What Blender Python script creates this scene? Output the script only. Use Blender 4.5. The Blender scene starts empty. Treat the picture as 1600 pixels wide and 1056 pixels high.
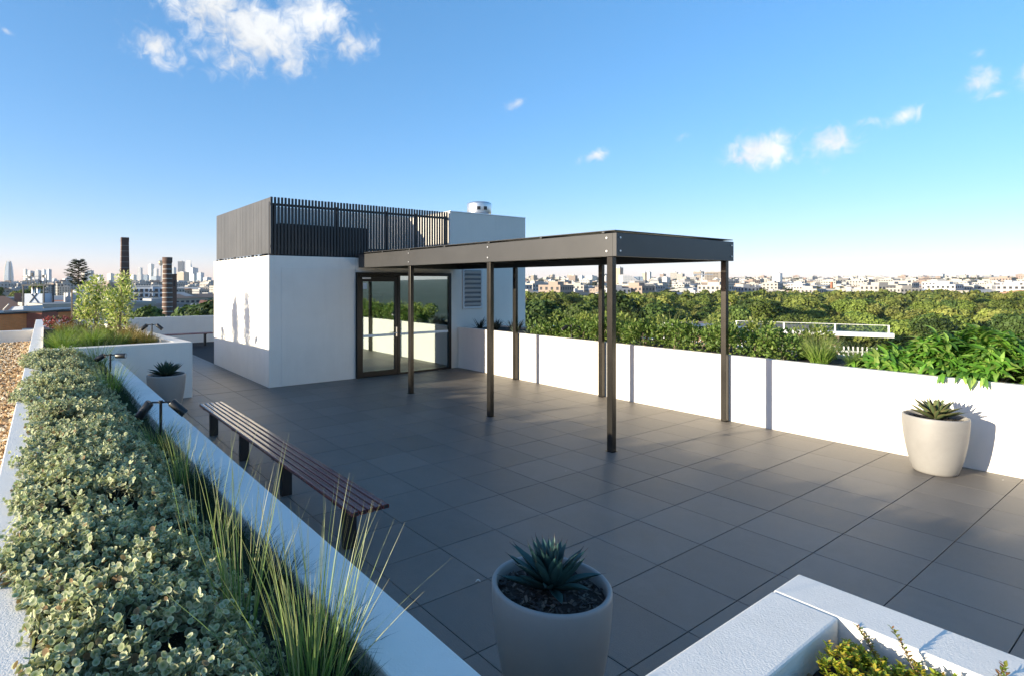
import bpy, math, random
import numpy as np
from mathutils import Vector, Matrix

# ------------------------------------------------------------------ camera, sky, sun, exposure
scene = bpy.context.scene
F_PX, HOR, YAW, CX, EYE = 891.375, 441.89, 0.615, 675.51, 2.166
CO, SI = math.cos(YAW), math.sin(YAW)
cam = bpy.data.cameras.new('camera')
cam.sensor_width = 36.0
cam.lens = 36.0 * F_PX / 1600.0
cam.shift_x = (800 - CX) / 1600.0
cam.shift_y = -(528 - HOR) / 1600.0
cam.clip_start, cam.clip_end = 0.05, 20000
cam_ob = bpy.data.objects.new('camera', cam)
scene.collection.objects.link(cam_ob)
cam_ob.location = (0, 0, EYE)
cam_ob.rotation_euler = (math.pi / 2, 0, -YAW)
scene.camera = cam_ob

SUN_EL = math.radians(9.4)
SUN_AZ = math.atan2(-0.977, 0.213)          # compass angle from +Y, clockwise
toward_sun = Vector((math.sin(SUN_AZ) * math.cos(SUN_EL), math.cos(SUN_AZ) * math.cos(SUN_EL), math.sin(SUN_EL)))
sun = bpy.data.lights.new('sun', 'SUN')
sun.energy = 3.7
sun.angle = math.radians(0.55)
sun.color = (1.0, 0.89, 0.69)
sun_ob = bpy.data.objects.new('sun', sun)
scene.collection.objects.link(sun_ob)
sun_ob.location = (-20, 5, 15)
sun_ob.rotation_euler = (-toward_sun).to_track_quat('-Z', 'Y').to_euler()

world = bpy.data.worlds.new('World')
scene.world = world
world.use_nodes = True
wt = world.node_tree
sky = wt.nodes.new('ShaderNodeTexSky')
sky.sky_type = 'NISHITA'
sky.sun_disc = False
sky.sun_elevation = SUN_EL
sky.sun_rotation = SUN_AZ % (2 * math.pi)
sky.air_density, sky.dust_density, sky.ozone_density, sky.altitude = 0.85, 0.5, 5.5, 200

scene.view_settings.view_transform = 'Standard'
scene.view_settings.look = 'None'
scene.view_settings.gamma = 1.0
scene.view_settings.exposure = 1.48
scene.view_settings.use_curve_mapping = False
scene.render.engine = 'CYCLES'
scene.cycles.use_denoising = True
scene.cycles.max_bounces = 8
scene.cycles.transparent_max_bounces = 12
scene.cycles.caustics_reflective = False
scene.cycles.caustics_refractive = False


SKY_TINT = (2.02, 1.29, 1.17)


def wn(kind, **inp):
    n = wt.nodes.new(kind)
    for k, v in inp.items():
        n.inputs[int(k[1:])].default_value = v
    return n


def wmath(op, a, b=None, c=None, clamp=False):
    n = wt.nodes.new('ShaderNodeMath')
    n.operation = op
    n.use_clamp = clamp
    for i, v in enumerate((a, b, c)):
        if v is None:
            continue
        if isinstance(v, (int, float)):
            n.inputs[i].default_value = v
        else:
            wt.links.new(v, n.inputs[i])
    return n.outputs[0]


def pix_dir(px, py):
    """unit direction of a sky position seen from the terrace"""
    t, u = (px - CX) / F_PX, (HOR - py) / F_PX
    return Vector((t * CO + SI, -t * SI + CO, u)).normalized()


def build_sky():
    tc = wt.nodes.new('ShaderNodeTexCoord')
    D = tc.outputs['Generated']
    # small warp so that the cloud outlines are ragged
    nz = wn('ShaderNodeTexNoise')
    nz.inputs['Scale'].default_value = 9.0
    nz.inputs['Detail'].default_value = 9.0
    nz.inputs['Roughness'].default_value = 0.60
    nz.inputs['Distortion'].default_value = 0.4
    wt.links.new(D, nz.inputs['Vector'])
    nz2 = wn('ShaderNodeTexNoise')
    nz2.inputs['Scale'].default_value = 42.0
    nz2.inputs['Detail'].default_value = 9.0
    nz2.inputs['Roughness'].default_value = 0.60
    nz2.inputs['Distortion'].default_value = 0.9
    wt.links.new(D, nz2.inputs['Vector'])
    # (px, py, half width, half height, tilt, weight)
    blobs = [(330, 10, 75, 48, .3, 1.15), (400, 52, 85, 46, .35, 1.25), (370, 95, 70, 30, 0, .95), (450, 100, 50, 30, 0, .95),
             (490, 28, 58, 48, -.4, 1.0), (548, 72, 40, 30, -.2, .95), (245, 74, 58, 28, .45, 1.0), (505, 90, 40, 22, 0, .7),
             (270, -10, 50, 30, .3, .9),
             (808, 162, 28, 11, -.35, .75), (930, 244, 30, 10, -.25, .95), (1182, 237, 46, 24, -.1, 1.2), (1296, 222, 44, 25, 0, 1.05),
             (1345, 190, 30, 13, 0, .78), (1415, 180, 34, 14, -.35, .85), (1522, 132, 38, 24, -.5, .95), (1560, 147, 20, 10, 0, .7),
             (1530, 85, 24, 13, -.5, .7), (1066, 213, 24, 13, -.3, .62), (1235, 248, 16, 10, 0, .72), (1290, 268, 20, 12, -.6, .6),
             (1610, 118, 26, 20, 0, .95), (10, 48, 16, 8, 0, .75), (575, 16, 22, 10, 0, .6)]
    total = None
    for px, py, hw, hh, tilt, wgt in blobs:
        d = pix_dir(px, py)
        right = d.cross(Vector((0, 0, 1))).normalized()
        up = right.cross(d).normalized()
        k = math.sqrt(1 + ((px - CX) ** 2 + (py - HOR) ** 2) / F_PX ** 2)
        kx = k * math.sqrt(1 + ((px - CX) / F_PX) ** 2) / math.sqrt(1.0)
        r2 = right * math.cos(tilt) - up * math.sin(tilt)
        u2 = up * math.cos(tilt) + right * math.sin(tilt)
        sub = wt.nodes.new('ShaderNodeVectorMath'); sub.operation = 'SUBTRACT'
        wt.links.new(D, sub.inputs[0]); sub.inputs[1].default_value = d
        outs = []
        for ax, hs in ((r2, 1.12 * hw / F_PX / kx), (u2, 1.12 * hh / F_PX / k)):
            dot = wt.nodes.new('ShaderNodeVectorMath'); dot.operation = 'DOT_PRODUCT'
            wt.links.new(sub.outputs[0], dot.inputs[0]); dot.inputs[1].default_value = ax / hs
            outs.append(wmath('MULTIPLY', dot.outputs['Value'], dot.outputs['Value']))
        r = wmath('ADD', outs[0], outs[1])
        far = wt.nodes.new('ShaderNodeVectorMath'); far.operation = 'LENGTH'
        wt.links.new(sub.outputs[0], far.inputs[0])
        r = wmath('SQRT', r)
        v = wmath('MULTIPLY', wmath('SUBTRACT', 1.0, wmath('MULTIPLY', r, 0.55), clamp=True), wgt)
        total = v if total is None else wmath('SMOOTH_MAX', total, v, 0.18)
    n1 = wmath('MULTIPLY', wmath('SUBTRACT', nz.outputs['Fac'], 0.5), 1.25)
    n2 = wmath('MULTIPLY', wmath('SUBTRACT', nz2.outputs['Fac'], 0.5), 1.15)
    dens = wmath('ADD', total, wmath('ADD', n1, n2))
    mr = wt.nodes.new('ShaderNodeMapRange'); mr.interpolation_type = 'SMOOTHERSTEP'
    mr.inputs['From Min'].default_value = 0.38
    mr.inputs['From Max'].default_value = 1.22
    wt.links.new(dens, mr.inputs['Value'])
    gate = wt.nodes.new('ShaderNodeMapRange')
    gate.inputs['From Min'].default_value = 0.02
    gate.inputs['From Max'].default_value = 0.30
    wt.links.new(total, gate.inputs['Value'])
    cover = wmath('MULTIPLY', wmath('MULTIPLY', mr.outputs[0], gate.outputs[0]), 0.97, clamp=True)
    # the blue of the sky, a little deeper and flatter than the raw model
    hs = wt.nodes.new('ShaderNodeHueSaturation')
    hs.inputs['Saturation'].default_value = 1.20
    gs = wt.nodes.new('ShaderNodeVectorMath'); gs.operation = 'MULTIPLY'
    gs.inputs[1].default_value = SKY_TINT
    gm = wt.nodes.new('ShaderNodeGamma')
    gm.inputs['Gamma'].default_value = 0.64
    wt.links.new(sky.outputs[0], gm.inputs['Color'])
    wt.links.new(gm.outputs[0], hs.inputs['Color'])
    wt.links.new(hs.outputs[0], gs.inputs[0])
    shade = wt.nodes.new('ShaderNodeMapRange')
    shade.inputs['From Min'].default_value = 0.35
    shade.inputs['From Max'].default_value = 0.70
    shade.inputs['To Min'].default_value = 1.95
    shade.inputs['To Max'].default_value = 2.75
    wt.links.new(nz.outputs['Fac'], shade.inputs['Value'])
    cl = wt.nodes.new('ShaderNodeVectorMath'); cl.operation = 'SCALE'
    cl.inputs[0].default_value = (0.95, 0.975, 1.0)
    wt.links.new(shade.outputs[0], cl.inputs['Scale'])
    mix = wt.nodes.new('ShaderNodeMix'); mix.data_type = 'RGBA'
    wt.links.new(cover, mix.inputs['Factor'])
    wt.links.new(gs.outputs[0], mix.inputs[6])
    wt.links.new(cl.outputs[0], mix.inputs[7])
    bg = wt.nodes['Background']
    wt.links.new(mix.outputs[2], bg.inputs['Color'])
    bg.inputs['Strength'].default_value = 0.15


build_sky()

# ------------------------------------------------------------------ helpers
C = scene.collection
rnd = random.Random(7)
rng = np.random.default_rng(11)


def ground_at(px, py, z=0.0):
    """terrace coordinates of the point at height z that is seen at photo position px, py"""
    Y = F_PX * (EYE - z) / (py - HOR)
    X = (px - CX) * Y / F_PX
    return (X * CO + Y * SI, -X * SI + Y * CO)


def bearing(px, Y):
    """terrace coordinates at viewing depth Y in the direction of photo column px"""
    X = (px - CX) * Y / F_PX
    return (X * CO + Y * SI, -X * SI + Y * CO)


def tag(o, label=None, cat=None, group=None, kind=None):
    if label: o['label'] = label
    if cat: o['category'] = cat
    if group: o['group'] = group
    if kind: o['kind'] = kind
    return o


def link(o, parent=None):
    C.objects.link(o)
    if parent is not None:
        o.parent = parent
    return o


def thing(name, label, cat, loc=(0, 0, 0), rz=0.0, group=None):
    o = bpy.data.objects.new(name, None)
    o.empty_display_size = 0.2
    o.location = loc
    o.rotation_euler = (0, 0, rz)
    link(o)
    return tag(o, label, cat, group)


def copy_tree(o, parent=None):
    c = o.copy()
    link(c)
    if parent is not None:
        c.parent = parent
    for ch in list(o.children):
        copy_tree(ch, c)
    return c


class MB:
    """collects shapes for one mesh object"""

    def __init__(self):
        self.v, self.f, self.m, self.s = [], [], [], []

    def add(self, vs, fs, mi=0, smooth=False, M=None):
        b = len(self.v)
        for p in vs:
            self.v.append(tuple(M @ Vector(p)) if M is not None else tuple(p))
        for q in fs:
            self.f.append([b + i for i in q]); self.m.append(mi); self.s.append(smooth)
        return self

    def box(self, x0, x1, y0, y1, z0, z1, mi=0, M=None):
        vs = [(x0, y0, z0), (x1, y0, z0), (x1, y1, z0), (x0, y1, z0), (x0, y0, z1), (x1, y0, z1), (x1, y1, z1), (x0, y1, z1)]
        fs = [(3, 2, 1, 0), (4, 5, 6, 7), (0, 1, 5, 4), (1, 2, 6, 5), (2, 3, 7, 6), (3, 0, 4, 7)]
        return self.add(vs, fs, mi, False, M)

    def prism(self, poly, z0, z1, mi=0, M=None):
        n = len(poly)
        vs = [(x, y, z0) for x, y in poly] + [(x, y, z1) for x, y in poly]
        fs = [tuple(reversed(range(n))), tuple(range(n, 2 * n))] + [(i, (i + 1) % n, n + (i + 1) % n, n + i) for i in range(n)]
        return self.add(vs, fs, mi, False, M)

    def tube(self, pts, radii, n=10, mi=0, caps=True, smooth=True):
        pts = [Vector(p) for p in pts]
        if isinstance(radii, (int, float)):
            radii = [radii] * len(pts)
        vs, fs = [], []
        ref = None
        for i, p in enumerate(pts):
            t = (pts[min(i + 1, len(pts) - 1)] - pts[max(i - 1, 0)]).normalized()
            if ref is None:
                ref = Vector((1, 0, 0)) if abs(t.x) < .8 else Vector((0, 1, 0))
            a = (ref - t * ref.dot(t)).normalized(); ref = a
            b = t.cross(a)
            for k in range(n):
                ang = 2 * math.pi * k / n
                vs.append(p + (a * math.cos(ang) + b * math.sin(ang)) * radii[i])
        for i in range(len(pts) - 1):
            for k in range(n):
                fs.append((i * n + k, i * n + (k + 1) % n, (i + 1) * n + (k + 1) % n, (i + 1) * n + k))
        self.add(vs, fs, mi, smooth)
        if caps:
            self.add(vs[:n], [tuple(reversed(range(n)))], mi)
            self.add(vs[-n:], [tuple(range(n))], mi)
        return self

    def lathe(self, prof, n=48, mi=0, c=(0, 0, 0), smooth=True):
        vs, fs = [], []
        for r, z in prof:
            for k in range(n):
                a = 2 * math.pi * k / n
                vs.append((c[0] + r * math.cos(a), c[1] + r * math.sin(a), c[2] + z))
        for i in range(len(prof) - 1):
            for k in range(n):
                fs.append((i * n + k, i * n + (k + 1) % n, (i + 1) * n + (k + 1) % n, (i + 1) * n + k))
        return self.add(vs, fs, mi, smooth)

    def build(self, name, mats, parent=None, bevel=0.0, loc=None, seg=2):
        me = bpy.data.meshes.new(name)
        me.from_pydata(self.v, [], self.f)
        for m in (mats if isinstance(mats, (list, tuple)) else [mats]):
            me.materials.append(m)
        me.polygons.foreach_set('material_index', self.m)
        me.polygons.foreach_set('use_smooth', self.s)
        me.update()
        o = bpy.data.objects.new(name, me)
        if loc is not None:
            o.location = loc
        link(o, parent)
        if bevel:
            b = o.modifiers.new('edge', 'BEVEL')
            b.width = bevel; b.segments = seg; b.limit_method = 'ANGLE'; b.angle_limit = math.radians(40)
            b.harden_normals = False
        return o


def boxpart(name, ext, m, parent=None, bevel=0.0):
    return MB().box(*ext).build(name, m, parent, bevel)


def fast_mesh(name, V, Fq, col=None, mats=None, smooth=False, mi=None):
    """mesh from numpy arrays, all faces with the same vertex count"""
    me = bpy.data.meshes.new(name)
    V = np.ascontiguousarray(V, np.float32).reshape(-1, 3)
    Fq = np.ascontiguousarray(Fq, np.int32)
    n, k = Fq.shape
    me.vertices.add(len(V)); me.vertices.foreach_set('co', V.ravel())
    me.loops.add(n * k); me.loops.foreach_set('vertex_index', Fq.ravel())
    me.polygons.add(n)
    me.polygons.foreach_set('loop_start', np.arange(0, n * k, k, dtype=np.int32))
    if smooth:
        me.polygons.foreach_set('use_smooth', np.ones(n, bool))
    for m in (mats or []):
        me.materials.append(m)
    if mi is not None:
        me.polygons.foreach_set('material_index', np.asarray(mi, np.int32))
    me.update(calc_edges=True)
    if col is not None:
        a = me.color_attributes.new('Col', 'FLOAT_COLOR', 'POINT')
        c4 = np.ones((len(V), 4), np.float32); c4[:, :3] = col
        a.data.foreach_set('color', c4.ravel())
    me.validate()
    return me


def mesh_ob(name, me, parent=None, loc=None):
    o = bpy.data.objects.new(name, me)
    if loc is not None:
        o.location = loc
    return link(o, parent)


def unit(a):
    return a / np.maximum(np.linalg.norm(a, axis=-1, keepdims=True), 1e-9)


def scatter(T, Fq, pos, ydir, zdir, scale):
    """copies of template T (y = length, z = upper side) at pos; returns vertices and faces"""
    N = len(pos)
    y = unit(np.asarray(ydir, float))
    z = np.asarray(zdir, float)
    x = unit(np.cross(y, z)); z = np.cross(x, y)
    scale = np.broadcast_to(np.asarray(scale, float).reshape(-1, 1) if np.ndim(scale) == 1 else scale, (N, 3)) if np.ndim(scale) else np.full((N, 3), scale)
    s = scale[:, None, :]
    V = pos[:, None, :] + (T[None, :, 0:1] * s[:, :, 0:1]) * x[:, None] + (T[None, :, 1:2] * s[:, :, 1:2]) * y[:, None] + (T[None, :, 2:3] * s[:, :, 2:3]) * z[:, None]
    Fo = Fq[None] + (np.arange(N) * len(T))[:, None, None]
    return V.reshape(-1, 3), Fo.reshape(-1, Fq.shape[1])


# ------------------------------------------------------------------ materials
MATS = {}


def nodes(name):
    m = bpy.data.materials.new(name)
    m.use_nodes = True
    nt = m.node_tree
    return m, nt, nt.nodes['Principled BSDF']


def mk(nt, kind, **kw):
    n = nt.nodes.new(kind)
    for k, v in kw.items():
        if k.startswith('i_'):
            n.inputs[k[2:]].default_value = v
        else:
            setattr(n, k, v)
    return n


def mat(name, base=(.5, .5, .5), rough=.6, metal=0.0, var=None, stain=None, bump=None, bump2=None, attr=False,
        transl=0.0, rand=0.0, spec=0.5, coat=0.0, tcol=(1, 1, 1), streak=0.0):
    """var=(scale,amount) value noise; stain=(scale,colour,amount) broad patches; bump=(scale,strength,distance)"""
    m, nt, p = nodes(name)
    L = nt.links.new
    geo = mk(nt, 'ShaderNodeNewGeometry')
    tc = geo.outputs['Position']
    if attr:
        a = mk(nt, 'ShaderNodeVertexColor', layer_name='Col')
        colr = a.outputs['Color']
    else:
        r = mk(nt, 'ShaderNodeRGB'); r.outputs[0].default_value = (*base, 1); colr = r.outputs[0]

    def mul(col, fac):
        v = mk(nt, 'ShaderNodeVectorMath', operation='SCALE')
        L(col, v.inputs[0]); L(fac, v.inputs['Scale'])
        return v.outputs[0]
    if var:
        n = mk(nt, 'ShaderNodeTexNoise', i_Scale=var[0], i_Detail=6.0, i_Roughness=.65)
        L(tc, n.inputs['Vector'])
        mr = mk(nt, 'ShaderNodeMapRange')
        mr.inputs['From Min'].default_value = .3; mr.inputs['From Max'].default_value = .7
        mr.inputs['To Min'].default_value = 1 - var[1]; mr.inputs['To Max'].default_value = 1 + var[1]
        L(n.outputs['Fac'], mr.inputs['Value']); colr = mul(colr, mr.outputs[0])
    if rand:
        oi = mk(nt, 'ShaderNodeObjectInfo')
        mr = mk(nt, 'ShaderNodeMapRange')
        mr.inputs['To Min'].default_value = 1 - rand; mr.inputs['To Max'].default_value = 1 + rand
        L(oi.outputs['Random'], mr.inputs['Value']); colr = mul(colr, mr.outputs[0])
    if stain:
        n = mk(nt, 'ShaderNodeTexNoise', i_Scale=stain[0], i_Detail=5.0, i_Roughness=.6, i_Distortion=.5)
        L(tc, n.inputs['Vector'])
        mr = mk(nt, 'ShaderNodeMapRange')
        mr.inputs['From Min'].default_value = .52; mr.inputs['From Max'].default_value = .72
        mr.inputs['To Max'].default_value = stain[2]
        L(n.outputs['Fac'], mr.inputs['Value'])
        mx = mk(nt, 'ShaderNodeMix', data_type='RGBA')
        L(mr.outputs[0], mx.inputs['Factor']); L(colr, mx.inputs[6]); mx.inputs[7].default_value = (*stain[1], 1)
        colr = mx.outputs[2]
    if streak:
        mp = mk(nt, 'ShaderNodeMapping'); mp.inputs['Scale'].default_value = (5.0, 5.0, .35)
        L(tc, mp.inputs['Vector'])
        n = mk(nt, 'ShaderNodeTexNoise', i_Scale=1.0, i_Detail=8.0, i_Roughness=.7)
        L(mp.outputs[0], n.inputs['Vector'])
        mr = mk(nt, 'ShaderNodeMapRange')
        mr.inputs['From Min'].default_value = .50; mr.inputs['From Max'].default_value = .78
        mr.inputs['To Min'].default_value = 1.0; mr.inputs['To Max'].default_value = 1.0 - streak
        L(n.outputs['Fac'], mr.inputs['Value']); colr = mul(colr, mr.outputs[0])
    L(colr, p.inputs['Base Color'])
    p.inputs['Roughness'].default_value = rough
    p.inputs['Metallic'].default_value = metal
    p.inputs['Specular IOR Level'].default_value = spec
    p.inputs['Coat Weight'].default_value = coat
    prev = None
    for b in (bump, bump2):
        if b:
            n = mk(nt, 'ShaderNodeTexNoise', i_Scale=b[0], i_Detail=4.0, i_Roughness=.6)
            L(tc, n.inputs['Vector'])
            bn = mk(nt, 'ShaderNodeBump', i_Strength=b[1], i_Distance=b[2])
            L(n.outputs['Fac'], bn.inputs['Height'])
            if prev is not None:
                L(prev, bn.inputs['Normal'])
            prev = bn.outputs[0]
    if prev is not None:
        L(prev, p.inputs['Normal'])
    if transl:
        tr = mk(nt, 'ShaderNodeBsdfTranslucent')
        vm = mk(nt, 'ShaderNodeVectorMath', operation='MULTIPLY'); vm.inputs[1].default_value = tcol
        L(colr, vm.inputs[0]); L(vm.outputs[0], tr.inputs['Color'])
        ms = mk(nt, 'ShaderNodeMixShader'); ms.inputs[0].default_value = transl
        L(p.outputs[0], ms.inputs[1]); L(tr.outputs[0], ms.inputs[2])
        L(ms.outputs[0], nt.nodes['Material Output'].inputs['Surface'])
    MATS[name] = m
    return m


RENDER = mat('white_render', (.82, .77, .69), .85, var=(2.5, .025), stain=(.9, (.75, .69, .61), .35), bump=(140, .22, .004), bump2=(30, .10, .004), spec=.3, streak=.06)
RENDER_TOP = mat('white_render_coarse', (.84, .79, .71), .85, var=(3, .03), stain=(2.2, (.72, .665, .58), .4), bump=(110, .45, .006), bump2=(28, .2, .006), spec=.3)
GROUT = mat('grout', (.018, .018, .019), .9, var=(4, .2))
CHARCOAL = mat('charcoal_paint', (.044, .0425, .041), .42, metal=.0, var=(1.6, .12), stain=(1.4, (.055, .053, .05), .5), bump=(9, .05, .003), spec=.5)
BRONZE = mat('bronze_post_paint', (.050, .045, .038), .26, metal=.7, var=(3, .2), bump=(14, .06, .003))
BLACKMET = mat('black_powdercoat', (.013, .013, .014), .38, var=(5, .1))
FRAME = mat('black_door_frame', (.008, .0078, .0076), .38, spec=.35)
STEEL = mat('stainless_steel', (.62, .62, .62), .28, metal=1.0)
GALV = mat('galvanised_steel', (.70, .70, .69), .36, metal=.9, var=(7, .12))
SCREEN = mat('screen_slat_paint', (.028, .026, .025), .45, rand=.12)
BOARD = mat('screen_board_paint', (.085, .083, .082), .5, var=(1.3, .12), rand=.06)
POTM = mat('grey_composite_pot', (.29, .275, .255), .5, var=(5, .05), stain=(3, (.235, .222, .205), .5), bump=(60, .08, .002))
MULCH = mat('bark_mulch', attr=True, rough=.85)
SOIL = mat('planting_soil', (.028, .021, .016), .95, var=(30, .5), bump=(60, .8, .02))
RUST = mat('red_brown_slat', (.15, .040, .036), .27, var=(5, .12), spec=.55, coat=.25)
LAMPBLK = mat('black_lamp_metal', (.016, .016, .016), .35)
LENS = mat('lamp_lens', (.5, .5, .48), .15)
LEAF = mat('leaf', attr=True, rough=.5, transl=.38, tcol=(1.0, 1.15, .6), spec=.35)
FUZZ = mat('felted_leaf', attr=True, rough=.8, transl=.22, tcol=(1.0, 1.05, .7), spec=.15)
GRASSM = mat('grass_blade', attr=True, rough=.45, transl=.35, tcol=(1.0, 1.1, .55), spec=.4)
AGAVE = mat('agave_leaf', attr=True, rough=.42, spec=.4, rand=.12)
BARK = mat('pale_bark', (.26, .20, .14), .85, var=(20, .3), bump=(40, .5, .01))
FBARK = mat('gum_bark', (.40, .33, .25), .9)
CROWN = mat('forest_foliage', attr=True, rough=.6, transl=.20, rand=.38, tcol=(1, 1.1, .5), spec=.25)
STONE = mat('pebble', attr=True, rough=.8)


def tile_material():
    m, nt, p = nodes('charcoal_porcelain')
    L = nt.links.new
    geo = mk(nt, 'ShaderNodeNewGeometry'); oi = mk(nt, 'ShaderNodeObjectInfo')
    # brushed ridges run along the terrace
    mp = mk(nt, 'ShaderNodeMapping'); mp.inputs['Scale'].default_value = (260, 22, 1)
    off = mk(nt, 'ShaderNodeVectorMath', operation='ADD')
    L(geo.outputs['Position'], off.inputs[0]); L(oi.outputs['Random'], off.inputs[1])
    L(off.outputs[0], mp.inputs['Vector'])
    ridge = mk(nt, 'ShaderNodeTexNoise', i_Scale=1.0, i_Detail=3.0, i_Roughness=.6); L(mp.outputs[0], ridge.inputs['Vector'])
    grit = mk(nt, 'ShaderNodeTexNoise', i_Scale=190.0, i_Detail=3.0); L(geo.outputs['Position'], grit.inputs['Vector'])
    cloud = mk(nt, 'ShaderNodeTexNoise', i_Scale=1.7, i_Detail=7.0, i_Roughness=.7, i_Distortion=.8); L(geo.outputs['Position'], cloud.inputs['Vector'])
    mr = mk(nt, 'ShaderNodeMapRange'); mr.inputs['To Min'].default_value = .90; mr.inputs['To Max'].default_value = 1.10
    L(oi.outputs['Random'], mr.inputs['Value'])
    mc = mk(nt, 'ShaderNodeMapRange'); mc.inputs['From Min'].default_value = .3; mc.inputs['From Max'].default_value = .75
    mc.inputs['To Min'].default_value = .86; mc.inputs['To Max'].default_value = 1.22
    L(cloud.outputs['Fac'], mc.inputs['Value'])
    mg = mk(nt, 'ShaderNodeMapRange'); mg.inputs['From Min'].default_value = .3; mg.inputs['From Max'].default_value = .7
    mg.inputs['To Min'].default_value = .84; mg.inputs['To Max'].default_value = 1.16
    L(grit.outputs['Fac'], mg.inputs['Value'])
    f1 = mk(nt, 'ShaderNodeMath', operation='MULTIPLY'); L(mr.outputs[0], f1.inputs[0]); L(mc.outputs[0], f1.inputs[1])
    f2 = mk(nt, 'ShaderNodeMath', operation='MULTIPLY'); L(f1.outputs[0], f2.inputs[0]); L(mg.outputs[0], f2.inputs[1])
    sc = mk(nt, 'ShaderNodeVectorMath', operation='SCALE'); sc.inputs[0].default_value = (.152, .136, .119)
    L(f2.outputs[0], sc.inputs['Scale'])
    # pale scuffs
    sn = mk(nt, 'ShaderNodeTexNoise', i_Scale=5.5, i_Detail=9.0, i_Roughness=.75, i_Distortion=1.6); L(geo.outputs['Position'], sn.inputs['Vector'])
    sm = mk(nt, 'ShaderNodeMapRange'); sm.inputs['From Min'].default_value = .66; sm.inputs['From Max'].default_value = .80; sm.inputs['To Max'].default_value = .42
    L(sn.outputs['Fac'], sm.inputs['Value'])
    mx = mk(nt, 'ShaderNodeMix', data_type='RGBA'); L(sm.outputs[0], mx.inputs['Factor']); L(sc.outputs[0], mx.inputs[6]); mx.inputs[7].default_value = (.15, .145, .14, 1)
    L(mx.outputs[2], p.inputs['Base Color'])
    rr = mk(nt, 'ShaderNodeMapRange'); rr.inputs['To Min'].default_value = .40; rr.inputs['To Max'].default_value = .58
    L(cloud.outputs['Fac'], rr.inputs['Value']); L(rr.outputs[0], p.inputs['Roughness'])
    b1 = mk(nt, 'ShaderNodeBump', i_Strength=.6, i_Distance=.004); L(ridge.outputs['Fac'], b1.inputs['Height'])
    b2 = mk(nt, 'ShaderNodeBump', i_Strength=.45, i_Distance=.003); L(grit.outputs['Fac'], b2.inputs['Height']); L(b1.outputs[0], b2.inputs['Normal'])
    L(b2.outputs[0], p.inputs['Normal'])
    return m


def glass_material():
    m, nt, p = nodes('door_glass')
    L = nt.links.new
    gl = mk(nt, 'ShaderNodeBsdfGlossy'); gl.inputs['Roughness'].default_value = 0.0; gl.inputs['Color'].default_value = (.80, .90, .90, 1)
    tr = mk(nt, 'ShaderNodeBsdfTransparent'); tr.inputs['Color'].default_value = (.72, .85, .83, 1)
    fr = mk(nt, 'ShaderNodeFresnel', i_IOR=1.5)
    ad = mk(nt, 'ShaderNodeMath', operation='MULTIPLY_ADD'); ad.inputs[1].default_value = 1.0; ad.inputs[2].default_value = .42; ad.use_clamp = True
    L(fr.outputs[0], ad.inputs[0])
    ms = mk(nt, 'ShaderNodeMixShader'); L(ad.outputs[0], ms.inputs[0]); L(tr.outputs[0], ms.inputs[1]); L(gl.outputs[0], ms.inputs[2])
    L(ms.outputs[0], nt.nodes['Material Output'].inputs['Surface'])
    return m


def brick_material(name, c1, c2, mortar, scale, bw=.5, bh=.25, rough=.85, axis='xz', msize=.02, bumps=.3):
    """brick or window grid on vertical faces: u = x + y, v = z"""
    m, nt, p = nodes(name)
    L = nt.links.new
    tc = mk(nt, 'ShaderNodeTexCoord')
    sp = mk(nt, 'ShaderNodeSeparateXYZ'); L(tc.outputs['Object'], sp.inputs[0])
    ad = mk(nt, 'ShaderNodeMath', operation='ADD'); L(sp.outputs[0], ad.inputs[0]); L(sp.outputs[1], ad.inputs[1])
    cb = mk(nt, 'ShaderNodeCombineXYZ'); L(ad.outputs[0], cb.inputs[0]); L(sp.outputs[2], cb.inputs[1])
    br = mk(nt, 'ShaderNodeTexBrick', i_Scale=scale)
    br.inputs['Color1'].default_value = (*c1, 1); br.inputs['Color2'].default_value = (*c2, 1); br.inputs['Mortar'].default_value = (*mortar, 1)
    br.inputs['Brick Width'].default_value = bw; br.inputs['Row Height'].default_value = bh; br.inputs['Mortar Size'].default_value = msize
    L(cb.outputs[0], br.inputs['Vector'])
    ns = mk(nt, 'ShaderNodeTexNoise', i_Scale=scale * .6, i_Detail=5.0); L(tc.outputs['Object'], ns.inputs['Vector'])
    mr = mk(nt, 'ShaderNodeMapRange'); mr.inputs['To Min'].default_value = .7; mr.inputs['To Max'].default_value = 1.3; L(ns.outputs['Fac'], mr.inputs['Value'])
    vm = mk(nt, 'ShaderNodeVectorMath', operation='SCALE'); L(br.outputs['Color'], vm.inputs[0]); L(mr.outputs[0], vm.inputs['Scale'])
    L(vm.outputs[0], p.inputs['Base Color'])
    p.inputs['Roughness'].default_value = rough
    if bumps:
        b = mk(nt, 'ShaderNodeBump', i_Strength=bumps, i_Distance=.02, invert=True); L(br.outputs['Fac'], b.inputs['Height']); L(b.outputs[0], p.inputs['Normal'])
    return m, br


def facade_material(name, wall, glass, sx, sz, frac=.35, rough=.35):
    """far tower: grid of glazing between wall strips, too distant to tell the panes apart"""
    m, br = brick_material(name, glass, tuple(g * 1.5 + .01 for g in glass), wall, 1.0, sx, sz, rough, msize=min(sx, sz) * frac, bumps=0)
    br.offset = 0.0
    return m


TILE = tile_material()
GLASS = glass_material()
CLEAR = GLASS.copy()
CLEAR.name = 'clear_balustrade_glass'
for n_ in CLEAR.node_tree.nodes:
    if n_.type == 'MATH':
        n_.inputs[2].default_value = .06
    if n_.type == 'BSDF_TRANSPARENT':
        n_.inputs['Color'].default_value = (.9, .95, .93, 1)

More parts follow.
